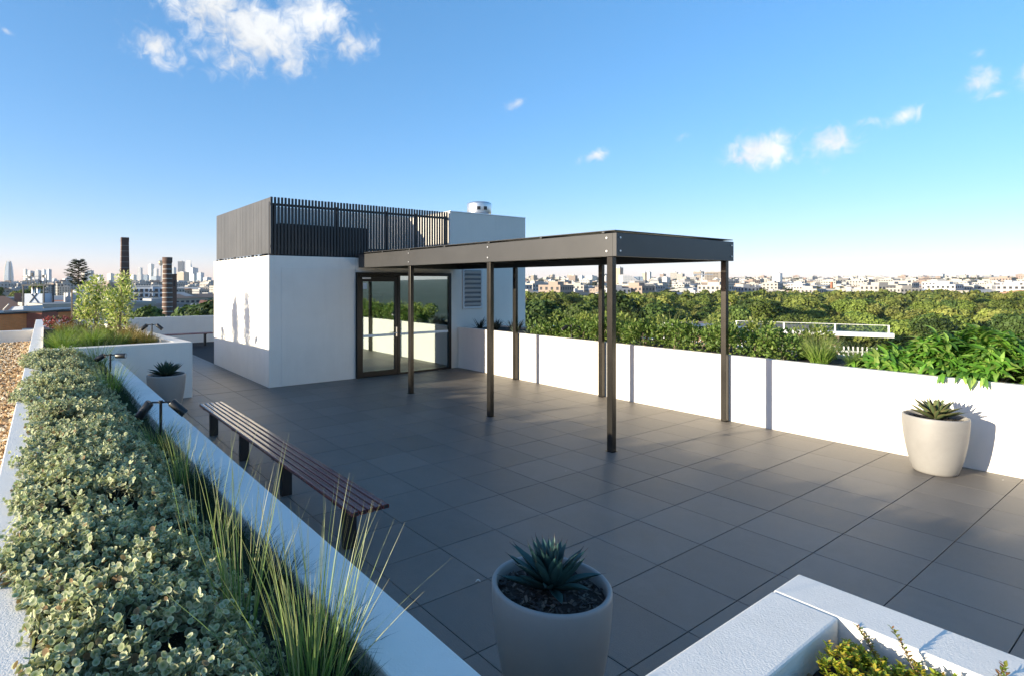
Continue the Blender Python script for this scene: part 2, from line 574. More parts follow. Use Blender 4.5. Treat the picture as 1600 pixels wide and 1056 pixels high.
# ------------------------------------------------------------------ setting: terrace, walls, pavilion
def ring(mb, outer, inner, z0, z1):
    n = len(outer)
    vs = [(*p, z0) for p in outer] + [(*p, z1) for p in outer] + [(*p, z0) for p in inner] + [(*p, z1) for p in inner]
    fs = []
    for i in range(n):
        j = (i + 1) % n
        fs += [(i, j, n + j, n + i), (2 * n + j, 2 * n + i, 3 * n + i, 3 * n + j), (n + i, n + j, 3 * n + j, 3 * n + i)]
    return mb.add(vs, fs)


def par_x(y):                       # outer edge of the long left parapet
    return -.15 + (y - 4.5) * .0183


tag(boxpart('building_body', (-4.2, 10.55, -9.0, 22.2, -17.5, -.32), RENDER), kind='structure')
floor = boxpart('terrace_floor', (1.1, 9.1, -6.0, 22.1, -.31, -.012), GROUT)
tag(floor, kind='structure')


def build_tiles():
    h, w, ch = .29725, .29725, .0022
    mb = MB()
    vs = []
    for z, k in ((-.0115, 0), (-ch, 0), (0, ch)):
        vs += [(-w + k, -h + k, z), (w - k, -h + k, z), (w - k, h - k, z), (-w + k, h - k, z)]
    fs = [(8, 9, 10, 11)]
    for a in (0, 4):
        fs += [(a + i, a + (i + 1) % 4, a + 4 + (i + 1) % 4, a + 4 + i) for i in range(4)]
    mb.add(vs, fs)
    proto = mb.build('tile', TILE, floor)
    me = proto.data
    bpy.data.objects.remove(proto)
    tx, ty = 5.146 % .6, 1.981 % .6
    cells = []
    areas = [(1.292, 8.998, .3, 11.598), (1.292, 4.048, 11.602, 21.98), (6.11, 8.69, 11.76, 14.38)]
    for ax0, ax1, ay0, ay1 in areas:
        i0, i1 = math.floor((ax0 - tx) / .6), math.ceil((ax1 - tx) / .6)
        j0, j1 = math.floor((ay0 - ty) / .6), math.ceil((ay1 - ty) / .6)
        for i in range(i0, i1):
            for j in range(j0, j1):
                x0, x1 = max(ax0, tx + .6 * i), min(ax1, tx + .6 * (i + 1))
                y0, y1 = max(ay0, ty + .6 * j), min(ay1, ty + .6 * (j + 1))
                if x1 - x0 < .02 or y1 - y0 < .02 or (x1 < 2.55 and 11.4 < y0 < 18):
                    continue
                cells.append((math.hypot(x0 + .3, y0 + .3), x0, x1, y0, y1))
    cells.sort()
    rest = MB()
    for n, (_, x0, x1, y0, y1) in enumerate(cells):
        sx, sy = (x1 - x0 - .0058) / .5945, (y1 - y0 - .0058) / .5945
        cxy = ((x0 + x1) / 2, (y0 + y1) / 2)
        dz = rnd.uniform(-.0006, .0006)
        if n < 300:
            o = bpy.data.objects.new('tile', me)
            o.location = (*cxy, dz); o.scale = (sx, sy, 1)
            o.rotation_euler = (rnd.uniform(-.0012, .0012), rnd.uniform(-.0012, .0012), 0)
            link(o, floor)
        else:
            rest.add([(cxy[0] + v[0] * sx, cxy[1] + v[1] * sy, v[2] + dz) for v in vs], fs)
    o = rest.build('far_tiles', TILE, floor)
    tag(o, kind='stuff')


build_tiles()

# long planter on the left: outer parapet, inner wall
t = thing('left_planter', 'long white rendered planter trough full of groundcover beside the slatted bench', 'planter', (.5, 4, 0))
PL = t


def child_box(name, ext, m, parent, bevel=0.0, poly=None):
    o = MB().box(*ext).build(name, m, None, bevel)
    o.parent = parent
    o.matrix_parent_inverse = Matrix.Translation(parent.location).inverted()
    return o


def adopt(o, parent):
    o.parent = parent
    o.matrix_parent_inverse = (Matrix.Translation(parent.location) @ Matrix.Rotation(parent.rotation_euler.z, 4, 'Z')).inverted()
    return o


y0, y1 = -4.0, 21.95
adopt(MB().prism([(par_x(y0), y0), (par_x(y0) + .2, y0), (par_x(y1) + .2, y1), (par_x(y1), y1)], -.3, 1.0).build('parapet', RENDER_TOP, None, .008), t)
adopt(boxpart('inner_wall', (1.02, 1.29, -4.0, 11.478, -.3, .8), RENDER_TOP, None, .010), t)
adopt(MB().prism([(par_x(-4) + .2, -4), (1.02, -4), (1.02, 11.478), (par_x(11.5) + .2, 11.478)], .3, .70).build('soil', SOIL), t)

# raised planter beyond it
t = thing('raised_planter', 'taller white rendered planter with grasses and small trees, behind the leftmost pot', 'planter', (1.3, 14, 0))
out = [(par_x(11.48) + .203, 11.482), (2.53, 11.482), (1.90, 18.15), (par_x(18.15) + .203, 18.15)]
inn = [(par_x(11.73) + .21, 11.73), (2.262, 11.73), (1.672, 17.92), (par_x(17.9) + .21, 17.92)]
adopt(ring(MB(), out, inn, -.3, 1.046).build('wall', RENDER, None, .010), t)
adopt(MB().prism(inn, .3, .95).build('soil', SOIL), t)

# planter at the lower right, close to the camera
t = thing('corner_planter', 'white rendered corner planter with yellow green sedum nearest the camera', 'planter', (2.2, -.5, 0))
adopt(boxpart('wall', (1.294, 2.698, .945, 1.2, -.3, .8), RENDER_TOP, None, .010), t)
adopt(boxpart('wall', (2.702, 2.96, -4.0, 1.2, -.3, .8), RENDER_TOP, None, .010), t)
adopt(boxpart('soil', (1.294, 2.702, -4.0, .945, .2, .665), SOIL), t)

# long planter wall on the right
t = thing('right_planter', 'long white rendered planter wall in full sun along the right side', 'planter', (9.6, 2, 0))
adopt(boxpart('inner_wall', (9.0, 9.11, -8.0, 11.597, -.3, 1.03), RENDER, None, .006), t)
adopt(boxpart('outer_wall', (10.35, 10.47, -8.0, 11.597, -.3, 1.03), RENDER, None, .006), t)
adopt(boxpart('soil', (9.11, 10.35, -8.0, 11.597, .3, .985), SOIL), t)

# parapet closing the far end of the terrace
tag(boxpart('back_parapet', (.45, 9.1, 22.0, 22.16, -.3, .95), RENDER, None, .008), 'low white rendered wall closing the far end of the terrace', 'wall')


def build_pavilion():
    t = thing('roof_pavilion', 'white rendered lift and stair pavilion with black slatted screen on top', 'building', (7, 13, 0))
    P = lambda o: adopt(o, t)
    box = P(boxpart('wall', (4.05, 6.06, 11.6, 15.9, -.05, 2.73), RENDER, None, .006))
    panel = boxpart('wall_panel', (4.323, 6.02, 11.588, 11.601, .0, 2.487), RENDER, None, .004)
    P(panel)
    P(boxpart('skirting', (4.043, 6.058, 11.592, 11.6, .0, .012), RENDER))
    blk = MB().box(8.742, 11.4, 11.6, 17.5, -.05, 3.97)
    P(blk.build('tower_wall', RENDER, None, .006))
    P(boxpart('tower_capping', (8.735, 11.415, 11.59, 17.51, 3.972, 3.995), GALV, None, .003))
    P(boxpart('lintel', (6.062, 8.740, 11.6, 11.75, 2.40, 2.728), RENDER))
    P(boxpart('ceiling', (6.062, 8.740, 11.752, 15.9, 2.40, 2.72), RENDER))
    P(boxpart('lobby_wall', (6.062, 8.740, 14.4, 14.5, -.05, 2.398), RENDER))
    P(boxpart('roof_back_wall', (4.7, 8.738, 13.60, 13.75, 2.733, 4.02), RENDER))
    # lift door at the back of the lobby
    lift = P(boxpart('lift_door', (6.5, 7.55, 14.38, 14.399, 0, 2.1), STEEL, None, .003))
    P(boxpart('notice_board', (7.9, 8.4, 14.385, 14.399, 1.2, 1.8), BLACKMET))
    # roof plant behind the screen
    P(boxpart('roof_plant_unit', (4.5, 6.75, 12.25, 13.4, 2.735, 3.48), BLACKMET, None, .01))
    # glazed entrance
    fr = MB()
    fr.box(6.066, 6.136, 11.53, 11.62, .0, 2.395).box(8.666, 8.738, 11.53, 11.62, .0, 2.395)
    fr.box(6.137, 8.665, 11.53, 11.62, 2.322, 2.395).box(7.145, 7.215, 11.531, 11.621, .0, 2.321).box(7.216, 8.665, 11.53, 11.62, .0, .045)
    P(fr.build('entrance_frame', FRAME, None, .003))
    win = P(boxpart('fixed_pane', (7.216, 8.665, 11.572, 11.582, .046, 2.321), GLASS))
    q = boxpart('safety_band', (7.22, 8.66, 11.566, 11.571, .915, .975), mat('frosted_film', (.62, .70, .74), .6)); q.parent = win
    dr = MB()
    dr.box(6.140, 6.215, 11.54, 11.60, .012, 2.316).box(7.066, 7.141, 11.54, 11.60, .012, 2.316)
    dr.box(6.2155, 7.0655, 11.54, 11.60, 2.190, 2.316).box(6.2155, 7.0655, 11.54, 11.60, .012, .135)
    door = P(dr.build('door', FRAME, None, .003))

    def sub(o):
        o.parent = door
        return o
    sub(boxpart('pane', (6.2155, 7.0655, 11.566, 11.576, .136, 2.189), GLASS))
    sub(boxpart('safety_band', (6.218, 7.063, 11.560, 11.565, .915, .975), MATS['frosted_film']))
    hd = MB().box(7.088, 7.118, 11.524, 11.54, .90, 1.12).tube([(7.103, 11.524, .985), (7.103, 11.485, .985), (7.0, 11.485, .985)], .010, 8)
    sub(hd.build('handle', STEEL))
    sub(boxpart('door_label', (6.20, 6.42, 11.5375, 11.5395, 2.245, 2.285), mat('white_plastic', (.75, .75, .73), .5)))
    sub(boxpart('sticker', (6.222, 6.33, 11.561, 11.5645, 2.02, 2.16), mat('blue_sticker', (.55, .68, .80), .5)))
    # louvred vent beside the entrance
    v = MB()
    v.box(9.15, 9.20, 11.575, 11.599, 1.49, 2.53).box(9.76, 9.81, 11.575, 11.599, 1.49, 2.53).box(9.2005, 9.7595, 11.575, 11.599, 2.48, 2.53).box(9.2005, 9.7595, 11.575, 11.599, 1.49, 1.54)
    vent = P(v.build('louvre_vent', mat('louvre_paint', (.66, .66, .655), .5), None, .003))
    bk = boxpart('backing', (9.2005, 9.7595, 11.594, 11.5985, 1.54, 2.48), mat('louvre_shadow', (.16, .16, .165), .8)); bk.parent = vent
    for k in range(8):
        z = 1.60 + k * .118
        M = Matrix.Translation((9.48, 11.576, z)) @ Matrix.Rotation(math.radians(-52), 4, 'X')
        s = MB().box(-.278, .278, -.042, .042, -.003, .003, 0, M).build('slat', MATS['louvre_paint']); s.parent = vent
    # rotating cowl on the tower roof
    cw = MB()
    cx, cy = 11.05, 13.2
    cw.lathe([(.20, 3.995), (.20, 4.16), (.27, 4.18)], 28, 0, (cx, cy, 0))
    P(cw.build('cowl_collar', BLACKMET))
    cd = MB()
    cd.lathe([(.27, 4.185), (.34, 4.20), (.365, 4.25), (.37, 4.50), (.355, 4.54), (.28, 4.57), (0.001, 4.58)], 32, 0, (cx, cy, 0))
    cowl = P(cd.build('cowl', GALV))
    for a in (-2.3, -1.75):
        s = MB().box(-.05, .05, -.012, .012, -.05, .05, 0, Matrix.Translation((cx + .366 * math.cos(a), cy + .366 * math.sin(a), 4.36)) @ Matrix.Rotation(a + math.pi / 2, 4, 'Z')).build('outlet', BLACKMET)
        s.parent = cowl
    # slatted screen along the front of the roof
    fr = MB()
    fr.box(4.10, 8.715, 11.675, 11.715, 3.78, 3.83).box(4.10, 8.715, 11.675, 11.715, 2.90, 2.95)
    for x in (4.10, 5.63, 6.90, 7.75, 8.66):
        fr.box(x, x + .055, 11.7155, 11.77, 2.735, 3.86)
    scr = P(fr.build('slatted_screen', SCREEN))
    slat = MB().box(-.0225, .0225, -.012, .012, -.60, .60).build('slat', SCREEN)
    n = 61
    for k in range(n):
        o = slat if k == 0 else slat.copy()
        if k:
            link(o)
        o.location = (4.128 + k * (8.69 - 4.128) / (n - 1), 11.660, 3.355 + rnd.uniform(-.004, .004))
        o.parent = scr
    # close boarded screen on the left side
    fr = MB()
    fr.box(4.135, 4.175, 11.72, 15.86, 3.75, 3.80).box(4.135, 4.175, 11.72, 15.86, 2.92, 2.97)
    for y in (11.74, 13.1, 14.5, 15.8):
        fr.box(4.176, 4.23, y, y + .05, 2.735, 3.8)
    brd = P(fr.build('boarded_screen', SCREEN))
    board = MB().box(-.013, .013, -.0485, .0485, -.585, .585).build('board', BOARD)
    n = 42
    for k in range(n):
        o = board if k == 0 else board.copy()
        if k:
            link(o)
        o.location = (4.12 + rnd.uniform(-.0015, .0015), 11.70 + k * .1003, 3.365)
        o.parent = brd
    clip = MB().box(-.02, .02, -.02, .02, -.02, .02).build('bracket', BLACKMET)
    for k in range(16):
        o = clip if k == 0 else clip.copy()
        if k:
            link(o)
        o.location = (4.125, 11.8 + k * .27, 2.752); o.parent = brd
    return t


build_pavilion()


def build_pergola():
    t = thing('pergola', 'dark steel pergola with flat roof sheet on six posts', 'pergola', (7.55, 8, 0))
    P = lambda o: adopt(o, t)
    XF, XR = 6.13, 8.93
    YS = (4.674, 7.04, 9.406)
    for x in (XF, XR):
        for y in YS:
            p = MB().box(x - .042, x + .042, y - .042, y + .042, .003, 2.498).build('post', BRONZE, None, .005)
            P(p)
            q = MB().box(x - .060, x + .060, y - .060, y + .060, .0005, .0028).build('base_plate', BRONZE); q.parent = p
    beams = []

    def channel(name, ext):
        b = P(MB().box(*ext).build(name, CHARCOAL, None, .004))
        beams.append(b)
        return b
    fb = channel('front_beam', (XF - .052, XF + .030, 4.622, 11.50, 2.50, 2.80))
    rb = channel('rear_beam', (XR - .030, XR + .052, 4.622, 11.50, 2.50, 2.80))
    eb = channel('end_beam', (XF - .052, XR + .052, 4.560, 4.6215, 2.50, 2.80))
    wb = channel('wall_beam', (XF + .031, XR - .031, 11.43, 11.50, 2.50, 2.795))
    for y in (5.8, 7.04, 8.2, 9.406, 10.45):
        P(boxpart('rafter', (XF + .031, XR - .031, y - .03, y + .03, 2.60, 2.795), CHARCOAL, None, .003))
    for y in (4.75, 5.85, 7.0, 8.2, 9.35, 10.4, 11.3):
        P(boxpart('purlin', (XF - .075, XR + .07, y - .02, y + .02, 2.801, 2.823), CHARCOAL, None, .002))
    P(boxpart('roof_sheet', (XF - .062, XR + .06, 4.575, 11.52, 2.824, 2.836), CHARCOAL, None, .003))
    bolt = MB().tube([(0, 0, 0), (0, -.012, 0)], .013, 8).build('bolt', GALV)
    first = True
    spots = []
    for y in YS:
        for z in (2.57, 2.74):
            spots.append((fb, (XF - .052, y + (.09 if y == YS[0] else 0) - (.06 if y == YS[0] else 0), z), -math.pi / 2))
    for x in (XF + .02, XR - .02):
        for z in (2.57, 2.74):
            spots.append((eb, (x, 4.56, z), 0))
    for par, loc, rz in spots:
        o = bolt if first else bolt.copy()
        if not first:
            link(o)
        first = False
        o.location = loc; o.rotation_euler = (0, 0, rz)
        o.parent = par


build_pergola()


def build_bench(name, label, x0, x1, y0, y1, legs, along='y', zt=.44):
    t = thing(name, label, 'bench', ((x0 + x1) / 2, (y0 + y1) / 2, 0))
    P = lambda o: adopt(o, t)
    L = (y1 - y0) if along == 'y' else (x1 - x0)
    W = (x1 - x0) if along == 'y' else (y1 - y0)
    n = 5
    pitch = W / n
    for k in range(n):
        c = -W / 2 + pitch * (k + .5)
        hw = pitch * .42
        # rounded slat profile
        prof = []
        th = .034
        for a in range(0, 181, 20):
            ang = math.radians(a)
            prof.append((hw * math.copysign(abs(math.cos(ang)) ** .35, math.cos(ang)), th * .45 * math.sin(ang) ** .6 if a not in (0, 180) else 0))
        prof += [(-hw, -th * .5), (hw, -th * .5)]
        vs = []
        for e in (-L / 2, L / 2):
            vs += [(c + u, e, zt - .016 + w) for u, w in prof]
        m = len(prof)
        fs = [tuple(range(m))[::1], tuple(range(m, 2 * m))[::-1]] + [(i, i + m, (i + 1) % m + m, (i + 1) % m) for i in range(m)]
        M = Matrix.Translation(((x0 + x1) / 2, (y0 + y1) / 2, 0)) @ (Matrix() if along == 'y' else Matrix.Rotation(math.pi / 2, 4, 'Z'))
        mb = MB().add(vs, fs, 0, False, M)
        # hollow end caps
        s = P(mb.build('slat', RUST))
        for e, sg in ((-L / 2, -1), (L / 2, 1)):
            q = MB().box(c - hw * .6, c + hw * .6, e + sg * .0005, e + sg * .0015, zt - .027, zt - .008, 0, M).build('end_hole', BLACKMET); q.parent = s
    for d in legs:
        if along == 'y':
            cx, cy = (x0 + x1) / 2, d
            e1, e2 = (cx - .055, cx + .055, cy - .032, cy + .032, .002, zt - .058), (x0 + .02, x1 - .02, cy - .03, cy + .03, zt - .057, zt - .034)
        else:
            cx, cy = d, (y0 + y1) / 2
            e1, e2 = (cx - .032, cx + .032, cy - .055, cy + .055, .002, zt - .058), (cx - .03, cx + .03, y0 + .02, y1 - .02, zt - .057, zt - .034)
        P(boxpart('leg', e1, BLACKMET, None, .004))
        P(boxpart('cross_bracket', e2, BLACKMET))
    return t


build_bench('slatted_bench', 'long backless bench with red brown slats beside the left planter', 1.98, 2.31, 3.85, 8.58, (8.43, 7.03, 5.635, 4.22))
build_bench('far_bench', 'dark backless bench against the far end wall', 2.9, 5.22, 20.55, 20.92, (4.98, 3.2), 'x')

# ------------------------------------------------------------------ pots with agaves
LEAFN = 6


def strip_leaf(prof, cup=.2, bend=.0, tip_up=0.0):
    """leaf template: list of (t, halfwidth); three points per row; returns T, quads"""
    T = []
    for tt, w in prof:
        z = bend * tt * tt
        T += [(-w, tt, z + cup * w), (0, tt, z), (w, tt, z + cup * w)]
    T = np.array(T, float)
    Fq = []
    for i in range(len(prof) - 1):
        a = 3 * i
        Fq += [(a, a + 1, a + 4, a + 3), (a + 1, a + 2, a + 5, a + 4)]
    return T, np.array(Fq, int)


def agave_mesh(colour, edge, bend, name):
    prof = [(0, .055), (.12, .075), (.3, .105), (.5, .122), (.66, .108), (.82, .066), (.93, .024), (1.0, .004), (1.06, .002)]
    T, Fq = strip_leaf(prof, .55, bend)
    # thickness underneath
    B = T.copy()
    for i in range(len(prof)):
        B[3 * i + 1, 2] -= .05 * (1 - prof[i][0] ** 2 if prof[i][0] < 1 else 0)
        for k in (0, 2):
            B[3 * i + k, 2] -= .004
    V = np.vstack([T, B]); n = len(T)
    F2 = np.vstack([Fq, (Fq + n)[:, ::-1]])
    col = np.tile(np.array(colour), (len(V), 1)) * 1.0
    for i in range(len(prof)):
        for k in (0, 2):
            col[3 * i + k] = edge
            col[n + 3 * i + k] = edge
        if prof[i][0] > .93:
            col[3 * i:3 * i + 3] = (.05, .02, .015); col[n + 3 * i:n + 3 * i + 3] = (.05, .02, .015)
    return fast_mesh(name, V, F2, col, [AGAVE], smooth=True)


def build_pot(loc, label, plabel, colour, edge, seed, size=.27):
    r = random.Random(seed)
    t = thing('round_pot', label, 'plant pot', (loc[0], loc[1], 0), r.uniform(0, 6), 'round grey pots')
    prof = [(.0, .0), (.175, .0), (.19, .006), (.203, .03), (.224, .09), (.247, .18), (.268, .29), (.284, .40), (.295, .51), (.299, .58), (.300, .628), (.2985, .641), (.293, .648), (.281, .648), (.274, .642), (.272, .60), (.268, .52)]
    MB().lathe(prof, 72).build('pot_body', POTM, t)
    MB().lathe([(.0005, .60), (.10, .598), (.2, .592), (.269, .585)], 40).build('potting_soil', SOIL, t)
    # bark chips
    n = 520
    Tq = np.array([(-.5, -.5, 0), (.5, -.42, .05), (.42, .5, 0), (-.45, .5, .08)], float)
    rr = np.sqrt(rng.random(n)) * .262; aa = rng.random(n) * 6.283
    pos = np.c_[rr * np.cos(aa), rr * np.sin(aa), .604 - .055 * rr + rng.random(n) * .012]
    yd = np.c_[rng.normal(size=(n, 2)), rng.normal(size=n) * .3]
    zd = np.c_[rng.normal(size=(n, 2)) * .5, np.ones(n)]
    V, Fq = scatter(Tq, np.array([(0, 1, 2, 3)]), pos, yd, zd, np.c_[rng.uniform(.006, .016, n), rng.uniform(.015, .05, n), np.full(n, .01)])
    base = np.array([(.05, .045, .04), (.09, .075, .06), (.15, .12, .09), (.035, .03, .03)])[rng.integers(0, 4, n)]
    tag(mesh_ob('bark_chips', fast_mesh('bark_chips', V, Fq, np.repeat(base, 4, 0), [MULCH]), t), kind='stuff')
    a = thing('agave', plabel, 'agave', (loc[0], loc[1], .603), r.uniform(0, 6), 'agaves in pots')
    ms = [agave_mesh(colour, edge, b, 'leaf') for b in (.12, .02, -.1)]
    N = 40
    for k in range(N):
        u = (k + .5) / N
        el = math.radians(86 - 70 * u ** 1.0 + r.uniform(-6, 6))
        az = k * 2.39996 + r.uniform(-.12, .12)
        L = size * (.70 + .38 * min(1, u * 1.6)) * r.uniform(.92, 1.06)
        d = Vector((math.cos(az) * math.cos(el), math.sin(az) * math.cos(el), math.sin(el)))
        up = Vector((-math.cos(az) * math.sin(el), -math.sin(az) * math.sin(el), math.cos(el)))
        x = d.cross(up)
        o = bpy.data.objects.new('leaf', ms[k % 3])
        M = Matrix((x, d, up)).transposed().to_4x4()
        M.translation = Vector((math.cos(az), math.sin(az), 0)) * (.006 + .022 * u) + Vector((0, 0, .015 + .03 * (1 - u)))
        o.matrix_local = M @ Matrix.Diagonal((L * .82, L, L, 1))
        link(o, a)


build_pot((2.165, 2.02), 'round grey pot in the foreground with its whole rim in view', 'blue green agave in the foreground pot', (.024, .066, .060), (.04, .095, .085), 3, .235)
build_pot((8.50, 2.02), 'round grey pot in the sun against the right wall', 'green agave with reddish leaf edges in the sunlit pot', (.12, .19, .075), (.15, .13, .06), 5, .24)
build_pot((1.87, 10.35), 'round grey pot half hidden by the left planter wall', 'dark green agave in the pot before the raised planter', (.035, .075, .05), (.05, .09, .06), 9, .27)


# ------------------------------------------------------------------ garden spotlights
def build_spot(loc, h, label, heads, rz=0.0, hl=.125, hr=.034):
    t = thing('garden_spotlight', label, 'garden light', loc, rz, 'black garden spotlights')
    MB().tube([(0, 0, -.10), (0, 0, h)], .0135, 10).build('pole', LAMPBLK, t)
    MB().tube([(0, 0, h - .012), (0, 0, h + .014)], .019, 12).build('knuckle', LAMPBLK, t)
    for sx, tilt in heads:
        MB().tube([(0, 0, h - .004), (sx * .075, 0, h - .002), (sx * .105, 0, h - .018)], .0085, 8).build('arm', LAMPBLK, t)
        d = Vector((sx * math.cos(tilt), 0, -math.sin(tilt)))
        c = Vector((sx * .105, 0, h - .016))
        hd = MB().tube([c - d * .02, c - d * .012, c + d * (hl - .006), c + d * hl], [hr * .8, hr, hr, hr * .97], 20).build('lamp_head', LAMPBLK, t)
        MB().tube([c + d * (hl - .004), c + d * (hl + .001)], hr * .8, 16).build('lens', LENS, hd)


build_spot((1.0, 5.80, .70), .36, 'twin headed black spotlight in the left planter near the bench', ((-1, .95), (1, .75)), -.45, .15, .04)
build_spot((1.02, 10.05, .70), .36, 'black spotlight with level head in the left planter before the pot', ((1, .0), (-1, .5)), -.6, .13, .04)
build_spot((2.05, 12.85, .95), .36, 'twin headed black spotlight in the raised planter', ((-1, .7), (1, .7)), -.5, .13, .036)
build_spot((9.25, 8.05, .98), .29, 'twin headed spotlight among the shrubs of the right planter', ((-1, .6), (1, .7)), -.6, .12, .035)


# ------------------------------------------------------------------ planting
def rand_cols(pal, n, var=.18, per=1):
    pal = np.array(pal)
    c = pal[rng.integers(0, len(pal), n)] * rng.uniform(1 - var, 1 + var, (n, 1))
    return np.repeat(c, per, 0)


def vnoise(x, y, s, seed=0):
    """cheap smooth value noise on numpy arrays"""
    x = np.asarray(x) * s + seed * 17.3; y = np.asarray(y) * s + seed * 9.1
    return (np.sin(x * 1.7 + np.sin(y * 1.3 + seed)) + np.sin(y * 2.1 + 1.3 * np.sin(x * 1.1 + 2)) + np.sin((x + y) * 1.37 + 4.1)) / 3


def groundcover():
    """felty round leaved plant with pale margins that fills the left planter and spills over the parapet"""
    k = 8
    ang = np.arange(k) / k * 2 * np.pi
    T = np.vstack([[(0, .5, -.10)], np.c_[np.sin(ang) * .46, .5 - np.cos(ang) * .5, .05 * np.ones(k)]])
    Fq = np.array([(0, 1 + i, 1 + (i + 1) % k) for i in range(k)])
    pos, yd, zd, sc, tone = [], [], [], [], []
    stems = []
    n = 10000
    y = .1 + 11.3 * rng.random(n * 3) ** 1.25
    hi = .74 + .10 * vnoise(y, y * 0, .9, 3) + .16 * np.clip((y - 7) / 4, 0, 1)
    lo = -.02 + .09 * vnoise(y, y * 0 + 3, 1.5, 1) + .06 * vnoise(y, y * 0, 4.3, 2)
    x = lo + (hi - lo + .05) * rng.random(n * 3)
    keep = rng.random(n * 3) < np.clip(1.1 - .06 * y, .3, 1) * np.where(vnoise(x, y, 4.1, 5) > np.where(y < 3.2, -.8, -.55), 1, .15)
    x, y, lo, hi = (a[keep][:n] for a in (x, y, lo, hi))
    n = len(x)
    edge = np.minimum((x - lo) / .28, (hi - x) / .35)
    top = .86 + .22 * np.clip(edge, 0, 1) ** .6 - .10 * np.clip((x - .45) / .35, 0, 1) + .05 * vnoise(x, y, 2.6, 7) + .08 * vnoise(x, y, 5.2, 9) + .055 * vnoise(x, y, 11.0, 4) + .05 * np.clip((.25 - x) / .3, 0, 1)
    onpar = x < .10
    top = top - .12 * np.clip((2.4 - y) / .8, 0, 1)
    top = np.where(onpar, np.maximum(top, 1.05), top)
    base = np.c_[x, y, top - .07]
    lean = np.c_[rng.normal(size=n) * .55 - .25 * (x < .3) + .25 * (x > .6), rng.normal(size=n) * .55, np.abs(rng.normal(size=n)) * .5 + .35]
    lean = unit(lean)
    Ls = rng.uniform(.05, .11, n)
    for j in range(4):                      # pairs of leaves up each shoot
        f = .25 + .25 * j
        p = base + lean * (Ls * f)[:, None]
        a0 = rng.random(n) * 6.283 + j * 1.57
        side = unit(np.cross(lean, np.c_[np.cos(a0), np.sin(a0), np.zeros(n)]))
        for sg in (1, -1):
            d = unit(side * sg + lean * (.35 + .25 * j / 3) + rng.normal(size=(n, 3)) * .22)
            pos.append(p); yd.append(d)
            zd.append(unit(lean + np.array([-.25, 0, 0]) + rng.normal(size=(n, 3)) * .5))
            sc.append(np.clip(.034 - .0042 * j, .01, 1) * rng.uniform(.65, 1.25, n))
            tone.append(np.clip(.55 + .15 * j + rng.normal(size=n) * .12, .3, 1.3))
    pos, yd, zd, sc, tone = np.vstack(pos), np.vstack(yd), np.vstack(zd), np.hstack(sc), np.hstack(tone)
    V, Fo = scatter(T, Fq, pos, yd, zd, sc)
    N = len(pos)
    green = np.array([(.16, .24, .08), (.20, .28, .10), (.11, .19, .06), (.22, .29, .12), (.27, .31, .10)])[rng.integers(0, 5, N)]
    pale = np.array([(.78, .76, .50), (.84, .82, .60), (.68, .69, .45), (.80, .73, .52)])[rng.integers(0, 4, N)]
    dead = rng.random(N) < .035                 # a few withered leaves
    green[dead] = (.26, .17, .09); pale[dead] = (.42, .30, .17)
    c = np.empty((N, 9, 3))
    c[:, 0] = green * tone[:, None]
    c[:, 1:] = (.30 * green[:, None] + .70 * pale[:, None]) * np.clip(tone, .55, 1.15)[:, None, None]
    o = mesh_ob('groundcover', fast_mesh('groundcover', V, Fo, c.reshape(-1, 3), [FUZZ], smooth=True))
    tag(o, 'pale edged felty groundcover spilling over the left planter', 'groundcover', kind='stuff')
    # woody shoots, and a mound coloured with the dark of the shaded gaps
    m2 = 2600
    idx = rng.integers(0, n, m2)
    St = np.array([(-.5, 0, 0), (.5, 0, 0), (.35, 1, 0), (-.35, 1, 0)], float)
    Vs, Fs = scatter(St, np.array([(0, 1, 2, 3)]), base[idx] - lean[idx] * .03, lean[idx], rng.normal(size=(m2, 3)), np.c_[np.full(m2, .0045), Ls[idx] * 1.2, np.full(m2, 1)])
    s = mesh_ob('shoots', fast_mesh('shoots', Vs, Fs, rand_cols([(.42, .40, .30), (.30, .24, .16), (.36, .36, .27)], m2, .2, 4), [FUZZ]), o)
    tag(s, kind='stuff')
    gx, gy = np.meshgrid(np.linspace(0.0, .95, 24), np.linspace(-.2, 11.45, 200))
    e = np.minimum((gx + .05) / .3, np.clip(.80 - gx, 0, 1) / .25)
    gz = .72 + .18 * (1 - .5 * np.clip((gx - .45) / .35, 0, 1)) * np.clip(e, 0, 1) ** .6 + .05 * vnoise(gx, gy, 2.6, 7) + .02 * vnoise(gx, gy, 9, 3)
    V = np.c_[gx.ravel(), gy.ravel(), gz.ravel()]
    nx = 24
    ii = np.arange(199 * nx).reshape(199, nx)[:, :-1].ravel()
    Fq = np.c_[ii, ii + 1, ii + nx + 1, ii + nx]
    s = mesh_ob('gap_mound', fast_mesh('gap_mound', V, Fq, None, [mat('dark_gap_tone', (.030, .038, .020), .95, var=(40, .5), bump=(70, .9, .02))]), o)


groundcover()


